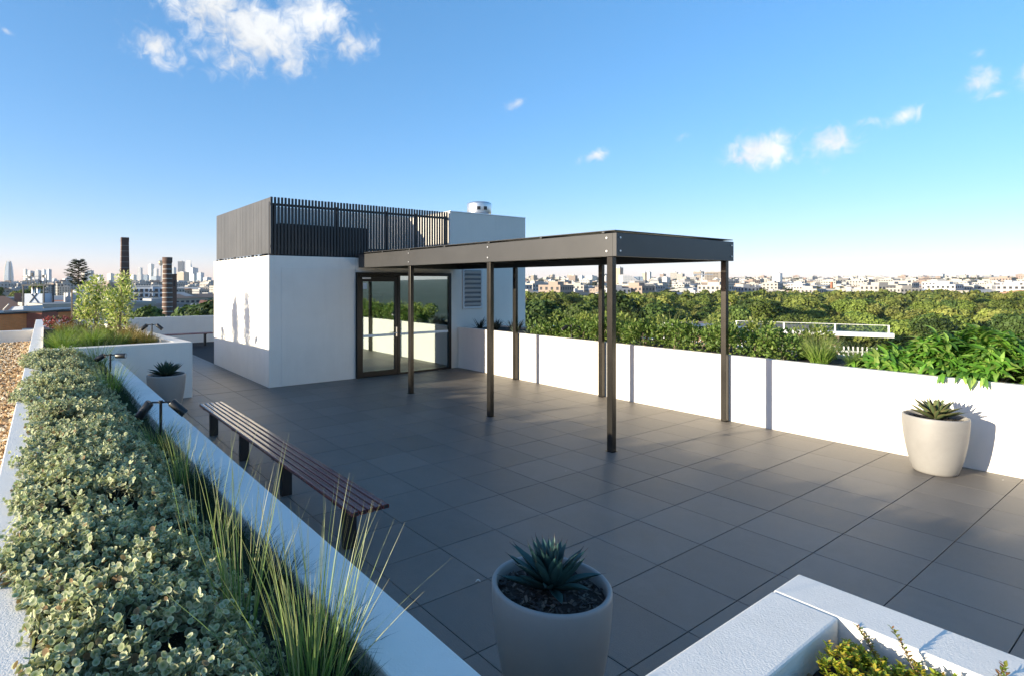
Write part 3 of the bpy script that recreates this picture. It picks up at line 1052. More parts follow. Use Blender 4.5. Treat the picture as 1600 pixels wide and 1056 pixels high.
def blades(n, h, spread, width, base_r, droop, seg=5, hvar=.35):
    """vertices/faces/levels of a tuft of grass around the origin"""
    az = rng.random(n) * 6.283
    r = base_r * np.sqrt(rng.random(n))
    px, py = r * np.cos(az), r * np.sin(az)
    az2 = az + rng.normal(size=n) * .7
    L = h * rng.uniform(1 - hvar, 1.0, n)
    th0 = np.abs(rng.normal(size=n)) * spread * .35 + spread * .12
    th1 = th0 + droop * rng.uniform(.4, 1.3, n)
    lev = []
    x = np.zeros(n); z = np.zeros(n)
    pts = [(x.copy(), z.copy())]
    for i in range(seg):
        th = th0 + (th1 - th0) * ((i + .5) / seg) ** 1.3
        x = x + np.sin(th) * L / seg; z = z + np.cos(th) * L / seg
        pts.append((x.copy(), z.copy()))
    tw = rng.normal(size=n) * .6
    V = np.empty((n, seg + 1, 2, 3))
    for i, (a, b) in enumerate(pts):
        w = width * (1 - (i / seg) ** 2.2 * .94) * .5
        cx, cy = px + a * np.cos(az2), py + a * np.sin(az2)
        wx, wy = -np.sin(az2 + tw) * w, np.cos(az2 + tw) * w
        V[:, i, 0] = np.c_[cx + wx, cy + wy, b]; V[:, i, 1] = np.c_[cx - wx, cy - wy, b]
    q = np.array([(2 * i, 2 * i + 1, 2 * i + 3, 2 * i + 2) for i in range(seg)])
    Fq = (q[None] + (np.arange(n) * (seg + 1) * 2)[:, None, None]).reshape(-1, 4)
    return V.reshape(-1, 3), Fq, (seg + 1) * 2


def grass(loc, label, n, h, spread=.6, width=.005, base_r=.05, droop=.5, pal=((.06, .10, .03),), tip=None, group=None, seg=5, name='grass_tuft', hvar=.35):
    V, Fq, per = blades(n, h, spread, width, base_r, droop, seg, hvar)
    c = rand_cols(pal, n, .22, per)
    if tip is not None:
        lev = np.tile(np.repeat(np.arange(seg + 1) / seg, 2), n)[:, None]
        c = c * (1 - lev ** 2 * .8) + np.array(tip) * lev ** 2 * .8
    o = mesh_ob(name, fast_mesh(name, V, Fq, c, [GRASSM]), None, loc)
    return tag(o, label, 'grass', group)


DARKG = ((.030, .058, .022), (.040, .075, .026), (.025, .045, .022))
MIDG = ((.10, .19, .04), (.14, .24, .05), (.08, .15, .035))
LIME = ((.19, .33, .04), (.24, .38, .06), (.15, .28, .04), (.30, .38, .10))
OLIVE = ((.24, .25, .06), (.30, .27, .08), (.17, .20, .05), (.36, .24, .08))
REED = ((.14, .25, .05), (.20, .31, .08), (.10, .20, .045), (.36, .38, .18))

# dark tufts along the foot of the left planter's inner wall
k = 0
y = .9
ys = []
while y < 11.2:
    ys.append(y); y += rnd.uniform(.24, .34)
for y in ys:
    near = y < 4.5
    grass((.88 + rnd.uniform(-.05, .05), y, .70), 'low dark green tuft of grass along the inner wall of the left planter', 260 if near else 130, rnd.uniform(.20, .30), 1.0, .0036, .10, .9, DARKG, None, 'dark grass tufts by the left wall', 4)
# tall reeds standing out of them
grass((.80, 1.86, .70), 'tall reed-like grass clump leaning over the wall in the foreground', 135, .78, .62, .0050, .085, .16, REED, (.45, .42, .26), None, 5, 'tall_grass', .62)
grass((.70, 2.32, .70), 'thin upright reed clump among the groundcover behind the foreground reeds', 34, .92, .46, .0055, .05, .12, REED, (.45, .42, .26), None, 5, 'tall_grass', .5)
grass((.66, 2.75, .70), 'sparse reeds rising from the groundcover left of the tall clump', 26, .90, .50, .005, .05, .14, REED, (.45, .42, .26), None, 5, 'tall_grass', .55)
grass((.86, 4.15, .70), 'small olive reed tuft beside the bench end of the left wall', 60, .55, .6, .005, .06, .3, REED, (.40, .36, .2), None, 4, 'tall_grass')
grass((.86, 5.15, .70), 'green grass tuft before the twin spotlight', 150, .42, .9, .005, .08, .7, MIDG, (.3, .32, .14), None, 4, 'tall_grass')
grass((.84, 8.3, .70), 'light green grass tuft between the two left spotlights', 150, .55, .7, .005, .09, .5, LIME, (.35, .36, .18), None, 4, 'tall_grass')
grass((.90, 10.6, .70), 'arching grass before the raised planter corner', 130, .75, 1.0, .006, .09, .9, MIDG, (.34, .36, .2), None, 5, 'tall_grass')
grass((.42, 11.1, .80), 'green grass at the far end of the groundcover', 160, .5, .9, .006, .12, .8, LIME, None, None, 4, 'tall_grass')

# grasses of the raised planter
i = 0
for (x, y, h, n, pal) in [(.55, 12.1, .38, 420, LIME), (.95, 12.3, .42, 420, LIME), (.45, 12.9, .40, 360, LIME), (1.35, 12.2, .40, 380, MIDG), (1.05, 13.2, .45, 380, LIME),
                          (.6, 13.9, .42, 340, LIME), (1.6, 12.6, .38, 340, OLIVE), (1.9, 12.3, .26, 260, OLIVE), (1.75, 13.4, .42, 320, OLIVE), (1.35, 14.0, .42, 320, MIDG),
                          (.8, 15.0, .40, 260, MIDG), (1.75, 14.4, .46, 300, OLIVE), (1.5, 15.6, .36, 240, OLIVE), (.7, 16.4, .40, 240, OLIVE), (1.1, 17.2, .45, 220, OLIVE), (1.9, 12.9, .34, 260, OLIVE)]:
    what = {id(LIME): 'bright green', id(MIDG): 'mid green', id(OLIVE): 'rusty olive'}[id(pal)]
    grass((x, y, .95), what + ' feathery grass mound in the raised planter', n, h, 1.15, .008, .13, 1.0, pal, (.30, .30, .10) if pal is not OLIVE else (.34, .20, .09), what + ' grass mounds in the raised planter', 4, 'grass_mound')


# ------------------------------------------------------------------ leafy plants
def leaf_T(w=.22, fold=.35, bend=-.25):
    return strip_leaf([(0, .02), (.2, w * .75), (.45, w), (.72, w * .72), (1.0, .012)], fold, bend)


def leaf_cloud(centers, radii, n, leaf_len, T, pal, shell=.55, up=.5, lvar=.3, inner_dark=.0, flat=1.0):
    """leaves on the outer shells of a few lumps, pointing outward and a bit up"""
    centers = np.array(centers, float); radii = np.array(radii, float)
    wts = np.prod(radii, 1) ** (2 / 3); wts /= wts.sum()
    idx = rng.choice(len(centers), n, p=wts)
    d = unit(rng.normal(size=(n, 3)))
    rr = (shell + (1 - shell) * rng.random(n) ** .6)[:, None]
    pos = centers[idx] + d * radii[idx] * rr
    yd = unit(d + np.array([0, 0, up]) + rng.normal(size=(n, 3)) * .55)
    zd = unit(np.array([0, 0, 1.0]) * .35 + d * .8 + rng.normal(size=(n, 3)) * .5)
    V, Fq = scatter(T[0], T[1], pos, yd, zd, leaf_len * rng.uniform(1 - lvar, 1 + lvar, n))
    c = rand_cols(pal, n, .2, len(T[0]))
    return V, Fq, c


def shrub(name, label, loc, lumps, n, leaf_len, T, pal, group=None, stem_h=.3, stems=5, cat='shrub', shell=.5, up=.5, mat_=None, stem_r=.006):
    t = thing(name, label, cat, loc, 0, group)
    V, Fq, c = leaf_cloud([l[:3] for l in lumps], [l[3:6] for l in lumps], n, leaf_len, T, pal, shell, up)
    mesh_ob('foliage', fast_mesh('foliage', V, Fq, c, [mat_ or LEAF], smooth=True), t)
    mb = MB()
    for s in range(stems):
        l = lumps[s % len(lumps)]
        e = Vector(l[:3]) + Vector((rnd.uniform(-.4, .4) * l[3], rnd.uniform(-.4, .4) * l[4], rnd.uniform(0, .5) * l[5]))
        b = Vector((rnd.uniform(-.04, .04), rnd.uniform(-.04, .04), -.02))
        mb.tube([b, b.lerp(e, .5) + Vector((rnd.uniform(-.03, .03), rnd.uniform(-.03, .03), .02)), e], [stem_r, stem_r * .8, stem_r * .4], 6)
    mb.build('stems', BARK, t)
    return t


HEDGE = ((.11, .19, .04), (.15, .24, .05), (.19, .28, .06), (.08, .14, .035), (.26, .32, .09))
TL = leaf_T(.26, .3, -.2)
hy = [9.0, 8.5, 7.95, 7.45, 6.95, 6.4, 5.9, 5.4, 4.9, 4.45, 4.05]
for q, y in enumerate(hy):
    h = .20 if y > 8.2 else rnd.uniform(.36, .47)
    x = 9.47 + rnd.uniform(-.06, .06)
    lumps = [(0, 0, h * .5, .28, .33, h * .55)]
    for s in range(5):
        lumps.append((rnd.uniform(-.22, .24), rnd.uniform(-.28, .28), h * rnd.uniform(.35, .95), .14, .14, .12))
    shrub('hedge_shrub', 'rounded mid green shrub in the row behind the sunlit right wall', (x, y, .985), lumps, 1150, .052, TL, HEDGE, 'green shrubs of the right planter', stems=6)
for q, y in enumerate([8.8, 8.1, 7.2, 6.5, 5.9, 5.2, 4.6, 3.9]):
    h = rnd.uniform(.35, .5)
    lumps = [(rnd.uniform(-.2, .2), rnd.uniform(-.25, .25), h * rnd.uniform(.4, 1), .2, .2, .16) for s in range(5)]
    shrub('hedge_shrub', 'looser yellow green shrub standing behind the front row of the right planter', (10.0, y, .985), lumps, 700, .06, TL, ((.22, .28, .06), (.29, .33, .09), (.16, .21, .05)), 'yellow green shrubs of the right planter', stems=5)
for y, x in ((7.2, 9.95), (6.3, 10.0), (5.4, 9.95), (4.6, 9.9), (3.9, 9.85), (7.8, 9.9)):
    grass((x, y, .985), 'tall yellow tipped grass behind the right hedge', 90, .72, .5, .006, .08, .3, LIME, (.42, .40, .18), 'yellow tipped grasses of the right planter', 5, 'flowering_grass')
grass((9.45, 3.55, .985), 'bushy green grass clump between hedge and broad leaved bushes', 420, .50, 1.0, .007, .11, .7, LIME, (.40, .40, .18), None, 5, 'grass_clump')
grass((9.50, 3.10, .985), 'arching dark striped grass clump before the neighbouring fence', 300, .50, 1.35, .006, .09, 1.1, MIDG, (.30, .30, .14), None, 5, 'grass_clump')
grass((9.85, 3.75, .985), 'feathery grass clump behind the bushy green one', 200, .62, .8, .006, .1, .5, LIME, (.45, .42, .22), None, 5, 'grass_clump')

# broad leaved bright green bushes on the right
TB = leaf_T(.15, .5, -.35)
BRIGHT = ((.13, .31, .035), (.19, .38, .05), (.10, .25, .03), (.28, .45, .09), (.075, .18, .028), (.24, .34, .07))


def rosette_bush(label, loc, rx, ry, h, n_ros, group, spill=()):
    t = thing('broad_leaved_bush', label, 'shrub', loc, 0, group)
    pos, yd, zd, sc = [], [], [], []
    for r_ in range(n_ros):
        a, u = rnd.uniform(0, 6.283), math.sqrt(rnd.random())
        px, py = rx * u * math.cos(a), ry * u * math.sin(a)
        pz = h * max(.12, (1 - u ** 2.4)) * rnd.uniform(.55, 1.0)
        ax = Vector((px / rx * .9, py / ry * .9, 1.0 - .4 * u)).normalized()
        k = rnd.randint(11, 16)
        e1 = ax.orthogonal().normalized(); e2 = ax.cross(e1)
        for j in range(k):
            b = j * 2.4 + rnd.uniform(-.3, .3)
            out = (e1 * math.cos(b) + e2 * math.sin(b))
            d = (out * rnd.uniform(.75, 1.1) + ax * rnd.uniform(.1, 1.0)).normalized()
            pos.append((px, py, pz - .03 * (j % 4))); yd.append(d); zd.append(ax * .9 + Vector((0, 0, .5)))
            sc.append(rnd.uniform(.12, .20))
            tip = Vector(pos[-1]) + d * sc[-1]
            if loc[0] + tip.x < 9.13 and loc[2] + min(tip.z, pz) < 1.10:      # would pass through the wall
                pos.pop(); yd.pop(); zd.pop(); sc.pop()
    for sy in spill:                                                          # leaves hanging over the wall top
        for j in range(4):
            pos.append((8.995 - loc[0] + rnd.uniform(-.02, .0), sy - loc[1] + rnd.uniform(-.08, .08), 1.075 - loc[2]))
            yd.append((rnd.uniform(-.7, -.35), rnd.uniform(-.45, .45), rnd.uniform(-1.0, -.5))); zd.append((-1, 0, .5)); sc.append(rnd.uniform(.10, .16))
            pos.append((9.16 - loc[0], sy - loc[1] + rnd.uniform(-.1, .1), 1.10 - loc[2]))
            yd.append((-1, rnd.uniform(-.3, .3), .12)); zd.append((.1, 0, 1)); sc.append(rnd.uniform(.16, .22))
    V, Fq = scatter(TB[0], TB[1], np.array(pos), np.array(yd), np.array(zd), np.array(sc))
    mesh_ob('foliage', fast_mesh('foliage', V, Fq, rand_cols(BRIGHT, len(pos), .2, len(TB[0])), [LEAF], smooth=True), t)
    mb = MB()
    for s in range(7):
        a = rnd.uniform(0, 6.28)
        mb.tube([(0, 0, -.03), (.5 * rx * math.cos(a), .5 * ry * math.sin(a), h * .45)], [.012, .006], 6)
    mb.build('stems', BARK, t)


for i, (x, y, h, n, lb) in enumerate([(9.53, 2.75, .34, 46, 'low end of the bright green broad leaved bushes beside the striped grass'),
                                      (9.58, 2.25, .55, 95, 'bright green broad leaved bush rising behind the sunlit pot'),
                                      (9.50, 1.65, .58, 105, 'bright green broad leaved bush spilling over the right wall above the pot shadow'),
                                      (9.58, 1.05, .58, 105, 'bright green broad leaved bush at the right edge of the picture'),
                                      (9.98, 1.95, .60, 85, 'bright green broad leaved bush at the back of the right planter'),
                                      (9.98, 1.3, .60, 80, 'bright green broad leaved bush at the back, far right')]):
    rosette_bush(lb, (x, y, .97), .42, .40, h, n, 'bright green broad leaved bushes', (2.12, 1.86, 1.7) if i == 2 else ())
for i, y in enumerate((.4, -.4, -1.3, -2.3, -3.4, -4.6, -6.0)):
    rosette_bush('bright green broad leaved bush of the right planter reflected in the door', (9.78, y, .97), .40, .5, .55, 60, 'bushes beyond the picture edge')

# dark spiky plants at the end of the right planter by the pavilion
for x, y in ((9.3, 11.1), (9.35, 10.55), (9.7, 10.9), (9.5, 10.1), (9.85, 10.3), (9.6, 9.6)):
    grass((x, y, .985), 'dark purple green strappy plant by the pavilion wall', 46, .36, 1.2, .022, .04, .8, ((.028, .035, .030), (.05, .055, .04), (.03, .03, .035)), None, 'strappy plants by the pavilion', 5, 'strappy_plant')
for x, y in ((9.3, 9.35), (9.35, 9.85)):
    grass((x, y, .985), 'silver grey strappy plant at the start of the hedge', 50, .20, 1.3, .014, .04, .5, ((.20, .25, .20), (.28, .33, .26)), None, 'silver strappy plants', 4, 'strappy_plant')


# small trees of the raised planter
def variegated_tree(loc, lumps, n, label, h):
    t = thing('variegated_shrub', label, 'small tree', loc, 0, None)
    pal = ((.55, .56, .22), (.66, .62, .32), (.28, .36, .08), (.38, .44, .14), (.72, .68, .40), (.16, .23, .06))
    V, Fq, c = leaf_cloud([l[:3] for l in lumps], [l[3:6] for l in lumps], n, .062, leaf_T(.24, .25, -.15), pal, .15, .6)
    mesh_ob('crown', fast_mesh('crown', V, Fq, c, [LEAF], smooth=True), t)
    mb = MB()
    for s in range(9):
        l = lumps[s % len(lumps)]
        e = Vector(l[:3]) + Vector((0, 0, l[5] * .7))
        b = Vector((rnd.uniform(-.02, .02), rnd.uniform(-.02, .02), -.03))
        mb.tube([b, Vector((e.x * .25, e.y * .25, e.z * .45)), e], [.018, .012, .004], 7)
    mb.build('trunk', BARK, t)


variegated_tree((1.2, 14.6, .95), [(0, 0, .55, .30, .30, .38), (-.12, .05, .95, .26, .25, .30), (.18, -.02, .85, .26, .25, .32), (.02, 0, 1.18, .16, .16, .2), (-.28, 0, .6, .16, .2, .25)], 1900, 'pale cream variegated shrub with slim trunk in the raised planter', 1.4)
variegated_tree((1.55, 13.6, .95), [(0, 0, .55, .26, .26, .38), (.10, .0, .95, .24, .24, .30), (.06, 0, 1.28, .15, .15, .2), (-.15, 0, .8, .2, .2, .3)], 1400, 'second cream variegated shrub partly before the square chimney', 1.4)
grass((1.1, 14.4, .95), 'pale dry stalks under the variegated shrub', 60, .4, .9, .006, .1, .5, ((.40, .38, .20), (.3, .3, .14)), None, None, 4, 'grass_clump')


def slender_tree(loc):
    t = thing('slender_tree', 'slender staked sapling with tiered dark leaves against the sky', 'small tree', loc)
    mb = MB().tube([(0, 0, -.03), (.01, 0, .7), (.0, .01, 1.35), (.02, 0, 1.78)], [.02, .017, .012, .005], 8)
    pos, yd, zd = [], [], []
    for k in range(11):
        z = 1.18 + k * .058
        r = .27 * (1 - abs(k - 4) / 9.5)
        for j in range(5):
            a = j * 1.256 + k * .8 + rnd.uniform(-.3, .3)
            e = Vector((r * math.cos(a), r * math.sin(a), z + .05 + rnd.uniform(-.02, .03)))
            mb.tube([(0, 0, z - .03), e], [.005, .002], 5)
            for u in range(20):
                f = .25 + .8 * u / 19
                p = Vector((0, 0, z - .03)).lerp(e, f)
                sg = 1 if u % 2 else -1
                b = a + sg * rnd.uniform(.4, 1.0)
                pos.append(p); yd.append((math.cos(b), math.sin(b), rnd.uniform(-.15, .2))); zd.append((rnd.gauss(0, .15), rnd.gauss(0, .15), 1))
    mb.build('trunk', BARK, t)
    T = leaf_T(.25, .15, -.1)
    V, Fq = scatter(T[0], T[1], np.array(pos), np.array(yd), np.array(zd), rng.uniform(.07, .12, len(pos)))
    mesh_ob('crown', fast_mesh('crown', V, Fq, rand_cols(((.035, .06, .025), (.05, .08, .03), (.03, .05, .025)), len(pos), .2, len(T[0])), [LEAF], smooth=True), t)
    MB().box(-.16, -.125, -.02, .015, -.05, 1.05).build('stake', mat('timber_stake', (.42, .30, .18), .8, var=(12, .2)), t)
    MB().tube([(-.14, 0, .80), (-.07, .03, .80), (.0, .02, .80), (-.07, -.03, .80), (-.14, 0, .80)], .004, 5).build('tie', BLACKMET, t)


slender_tree((1.05, 17.6, .95))

# red leaved and flowering plants of the raised planter
TS = leaf_T(.28, .3, -.2)
shrub('flowering_plant', 'pink red flowering plant at the far left of the raised planter', (.62, 17.3, .95), [(0, 0, .18, .26, .28, .16), (-.2, .1, .22, .14, .16, .12), (.22, .1, .2, .15, .15, .12)], 520, .06, TS, ((.30, .05, .06), (.42, .12, .14), (.20, .04, .05), (.12, .14, .05)), stems=5)
shrub('red_leaved_plant', 'small maroon leaved plant by the end of the raised planter wall', (1.72, 15.55, .95), [(0, 0, .25, .18, .18, .14), (.1, 0, .36, .1, .1, .08)], 170, .075, TS, ((.10, .02, .03), (.16, .03, .04), (.06, .02, .025)), stems=5)
for x, y in ((1.9, 14.2), (1.82, 14.8), (2.0, 13.6)):
    grass((x, y, .95), 'wispy pale seed heads of grass beside the raised planter spotlight', 34, .42, .6, .005, .05, .3, ((.42, .30, .20), (.5, .38, .28)), None, 'wispy seed grasses', 4, 'seed_grass')


# sedum of the near corner planter
def sedum():
    n = 2600
    x = 1.75 + (2.66 - 1.75) * rng.random(n); y = -.4 + 1.30 * rng.random(n)
    d = np.minimum((2.70 - x) / .25, (.945 - y) / .25)
    keep = rng.random(n) < np.clip(d * 1.2 + .15, .12, 1)
    x, y = x[keep], y[keep]; n = len(x)
    z = .675 + .05 * vnoise(x, y, 7, 2) + .03
    ax = unit(np.c_[rng.normal(size=(n, 2)) * .5, np.ones(n)])
    T = leaf_T(.24, .4, .1)
    pos, yd, zd, sc, cc = [], [], [], [], []
    pal = np.array([(.42, .46, .04), (.32, .42, .05), (.52, .46, .05), (.20, .28, .04), (.55, .36, .06)])
    for lv in range(7):
        for j in range(4):
            a = rng.random(n) * 6.283
            dd = unit(np.c_[np.cos(a), np.sin(a), rng.uniform(.1, .9, n)])
            pos.append(np.c_[x, y, z] + ax * (lv * .008)); yd.append(dd); zd.append(ax + 0); sc.append(rng.uniform(.013, .024, n))
            cc.append(pal[rng.integers(0, 5, n)] * rng.uniform(.7, 1.15, (n, 1)))
    V, Fq = scatter(T[0], T[1], np.vstack(pos), np.vstack(yd), np.vstack(zd), np.hstack(sc))
    o = mesh_ob('sedum', fast_mesh('sedum', V, Fq, np.repeat(np.vstack(cc), len(T[0]), 0), [LEAF], smooth=True))
    tag(o, 'yellow green sedum carpet in the corner planter nearest the camera', 'groundcover', kind='stuff')
    # taller sprays that cast their shadows on the wall top
    for i, (sx, sy, dx, dy, L) in enumerate([(2.60, .66, .03, .06, .24), (2.63, .50, .08, -.02, .20), (2.58, .42, .10, .03, .22), (2.66, .80, .02, .05, .15), (2.55, .30, .09, .0, .22)]):
        m = 70
        f = np.linspace(.15, 1, m)
        p = np.c_[sx + dx * f * f * 1.6, sy + dy * f * f * 1.6, .68 + L * f * .8]
        a = np.arange(m) * 2.4
        dd = np.c_[np.cos(a), np.sin(a), np.full(m, .5)]
        V, Fq = scatter(T[0], T[1], p, dd, np.tile((0, 0, 1.0), (m, 1)), rng.uniform(.012, .022, m))
        s = thing('sedum_spray', 'upright sedum sprig rising above the corner planter wall', 'sprig', (sx, sy, .68), 0, 'upright sedum sprigs')
        ob = mesh_ob('leaves', fast_mesh('leaves', V - np.array((sx, sy, .68)), Fq, rand_cols(((.20, .26, .04), (.28, .28, .05), (.26, .12, .05)), m, .2, len(T[0])), [LEAF], smooth=True), s)
        MB().tube([tuple(q - np.array((sx, sy, .68))) for q in p[::10]], .0025, 5).build('stem', BARK, s)
    # bark chips
    n = 1400
    Tq = np.array([(-.5, -.5, 0), (.5, -.42, .1), (.42, .5, 0), (-.45, .5, .15)], float)
    pos = np.c_[1.5 + 1.19 * rng.random(n), -.5 + 1.43 * rng.random(n), .672 + rng.random(n) * .02]
    V, Fq = scatter(Tq, np.array([(0, 1, 2, 3)]), pos, np.c_[rng.normal(size=(n, 2)), rng.normal(size=n) * .4], np.c_[rng.normal(size=(n, 2)) * .6, np.ones(n)], np.c_[rng.uniform(.008, .022, n), rng.uniform(.03, .08, n), np.full(n, .02)])
    tag(mesh_ob('bark_chips', fast_mesh('bark_chips', V, Fq, rand_cols(((.20, .09, .04), (.28, .15, .07), (.11, .06, .035), (.32, .22, .13)), n, .25, 4), [MULCH]), o), kind='stuff')


sedum()


# pebbles on the lower roof to the left
def pebbles():
    tag(boxpart('gravel_roof', (-4.1, -.02, -4.0, 18.9, -.3, .56), mat('gravel_bed', (.30, .22, .13), .95, var=(35, .4))), kind='structure')
    ico_v = np.array([(0, 0, 1), (.894, 0, .447), (.276, .851, .447), (-.724, .526, .447), (-.724, -.526, .447), (.276, -.851, .447), (.724, .526, -.447), (-.276, .851, -.447), (-.894, 0, -.447), (-.276, -.851, -.447), (.724, -.526, -.447), (0, 0, -1)])
    ico_f = np.array([(0, 1, 2), (0, 2, 3), (0, 3, 4), (0, 4, 5), (0, 5, 1), (1, 6, 2), (2, 7, 3), (3, 8, 4), (4, 9, 5), (5, 10, 1), (6, 7, 2), (7, 8, 3), (8, 9, 4), (9, 10, 5), (10, 6, 1)])
    n = 9000
    y = 3.5 + 15.3 * rng.random(n) ** 1.3
    x = par_x(y) - .02 - rng.random(n) * (.9 + .06 * y)
    pos = np.c_[x, y, .572 + .02 * rng.random(n)]
    V, Fq = scatter(ico_v, ico_f, pos, rng.normal(size=(n, 3)), rng.normal(size=(n, 3)), rng.uniform(.014, .034, (n, 1)) * rng.uniform(.6, 1.2, (n, 3)))
    o = mesh_ob('gravel', fast_mesh('gravel', V, Fq, rand_cols(((.64, .45, .24), (.54, .37, .20), (.70, .56, .36), (.42, .27, .15), (.74, .65, .50)), n, .2, 12), [STONE], smooth=True))
    tag(o, 'tan pebbles covering the lower roof left of the parapet', 'gravel', kind='stuff')
    tag(boxpart('roof_edge_wall', (-4.0, .12, 19.2, 19.42, -.3, .86), RENDER, None, .008), 'low white wall at the far end of the gravel roof', 'wall')


pebbles()


# ------------------------------------------------------------------ land beyond the building
def interp(v, xs, ys):
    return np.interp(v, xs, ys)


def land_z(x, y):
    r = np.hypot(x, y)
    q = np.clip((np.asarray(x) / np.maximum(r, 1) - .30) / .35, 0, 1)
    q = q * q * (3 - 2 * q)
    zr = interp(r, [0, 430, 1000, 1800, 3000, 3900, 5200, 9000], [-17.5, -17.5, -13, -2, 15, 25, 12, 0])
    zl = interp(r, [0, 300, 1000, 2500, 4200, 9000], [-17.5, -17.5, -15, -8, -2, -2])
    z = zl * (1 - q) + zr * q
    z = z + np.clip((r - 600) / 2500, 0, 1) * 5.0 * vnoise(x, y, .0022, 4)
    return z


def build_land():
    a = np.linspace(0, 2 * np.pi, 181)[:-1]
    rr = np.array([6, 30, 60, 100, 160, 240, 330, 430, 550, 700, 850, 1000, 1200, 1450, 1700, 2000, 2350, 2700, 3100, 3500, 3900, 4400, 5000, 5600])
    A, Rr = np.meshgrid(a, rr)
    X, Y = Rr * np.cos(A), Rr * np.sin(A)
    V = np.c_[X.ravel(), Y.ravel(), land_z(X, Y).ravel()]
    n = len(a)
    Fq = [(i * n + k, i * n + (k + 1) % n, (i + 1) * n + (k + 1) % n, (i + 1) * n + k) for i in range(len(rr) - 1) for k in range(n)]
    m, nt, p = nodes('suburban_land')
    L = nt.links.new
    geo = mk(nt, 'ShaderNodeNewGeometry')
    n1 = mk(nt, 'ShaderNodeTexNoise', i_Scale=.02, i_Detail=6.0, i_Roughness=.7); L(geo.outputs['Position'], n1.inputs['Vector'])
    cr = mk(nt, 'ShaderNodeValToRGB'); L(n1.outputs['Fac'], cr.inputs[0])
    cr.color_ramp.elements[0].position = .35; cr.color_ramp.elements[0].color = (.035, .05, .02, 1)
    cr.color_ramp.elements[1].position = .70; cr.color_ramp.elements[1].color = (.16, .14, .10, 1)
    e = cr.color_ramp.elements.new(.52); e.color = (.07, .085, .035, 1)
    L(cr.outputs[0], p.inputs['Base Color']); p.inputs['Roughness'].default_value = .95
    tag(mesh_ob('ground', fast_mesh('ground', V, np.array(Fq), None, [m], smooth=True)), kind='structure')


build_land()


# forest ------------------------------------------------------------
def crown_data(seed, n, R, H, z0, face, pal):
    r = np.random.default_rng(seed)
    k = r.integers(6, 10)
    C0 = np.c_[r.normal(size=(k, 2)) * R * .42, z0 + H * (.30 + .62 * r.random(k))]
    rad = R * r.uniform(.34, .62, k)
    C0[:, 2] = np.minimum(C0[:, 2], z0 + H - rad * .62)
    w = rad ** 2 / (rad ** 2).sum()
    idx = r.choice(k, n, p=w)
    d = unit(r.normal(size=(n, 3)) + np.array([0, 0, .25]))
    rr = rad[idx] * (.70 + .34 * r.random(n)) * (1 + .18 * np.sin(d[:, 0] * 7 + idx) * np.sin(d[:, 1] * 6 + d[:, 2] * 5))
    pos = C0[idx] + d * rr[:, None] * np.array([1, 1, .72])
    nrm = unit(d + r.normal(size=(n, 3)) * .55)
    yd = unit(np.cross(nrm, r.normal(size=(n, 3))))
    T = np.array([(-.5, -.6, 0), (.5, -.35, .06), (.36, .55, 0), (-.42, .45, .08)], float)
    V, Fq = scatter(T, np.array([(0, 1, 2, 3)]), pos, yd, nrm, face * r.uniform(.6, 1.45, n))
    pal = np.array(pal)
    lump = pal[r.integers(0, len(pal), k)]
    c = lump[idx] * r.uniform(.72, 1.3, (n, 1))
    return V, Fq, np.repeat(c, 4, 0), C0


FPAL = ((.135, .185, .034), (.165, .215, .042), (.205, .240, .050), (.080, .130, .030), (.240, .255, .062), (.160, .175, .046))
TREE_MESH = []
for s in range(7):
    R, H, z0 = [(5.2, 10, 4.2), (4.6, 11, 5), (6.0, 9.5, 4), (4.2, 12, 4.5), (5.6, 10.5, 4), (3.8, 9, 4.5), (6.4, 11, 4.6)][s]
    V, Fq, c, C0 = crown_data(100 + s, 7600, R, H, z0, .32, FPAL)
    crown = fast_mesh('crown', V, Fq, c, [CROWN])
    mb = MB()
    rr_ = random.Random(s)
    fork = Vector((rr_.uniform(-.4, .4), rr_.uniform(-.4, .4), z0 * .75))
    mb.tube([(0, 0, -.6), fork * .5, fork], [.36, .30, .25], 8)
    for q in C0[:6]:
        e = Vector(q)
        mb.tube([fork, fork.lerp(e, .5) + Vector((rr_.uniform(-.5, .5), rr_.uniform(-.5, .5), .4)), e], [.20, .13, .05], 6)
    tr = mb.build('trunk', FBARK)
    TREE_MESH.append((crown, tr.data))
    bpy.data.objects.remove(tr)


for s in range(3):
    V, Fq, c, C0 = crown_data(200 + s, 15000, [3.9, 4.6, 3.4][s], [10, 9.5, 10.5][s], 4.4, .20, ((.075, .12, .028), (.10, .15, .035), (.06, .095, .024), (.14, .17, .045)))
    crown = fast_mesh('crown', V, Fq, c, [CROWN])
    mb = MB()
    mb.tube([(0, 0, -.6), (.1, 0, 2), (0, .1, 4.2)], [.26, .22, .18], 8)
    for q in C0[:7]:
        e = Vector(q)
        mb.tube([(0, .1, 4.0), Vector((0, .1, 4.0)).lerp(e, .5) + Vector((.2, -.2, .4)), e], [.13, .09, .03], 6)
    tr = mb.build('trunk', FBARK)
    TREE_MESH.append((crown, tr.data))
    bpy.data.objects.remove(tr)


def add_tree(x, y, z, s, k, label, group, rz=None):
    t = thing('gum_tree', label, 'tree', (x, y, z), rnd.uniform(0, 6.28) if rz is None else rz, group)
    t.scale = (s * rnd.uniform(.92, 1.1), s * rnd.uniform(.92, 1.1), s)
    mesh_ob('trunk', TREE_MESH[k][1], t)
    mesh_ob('crown', TREE_MESH[k][0], t)
    return t


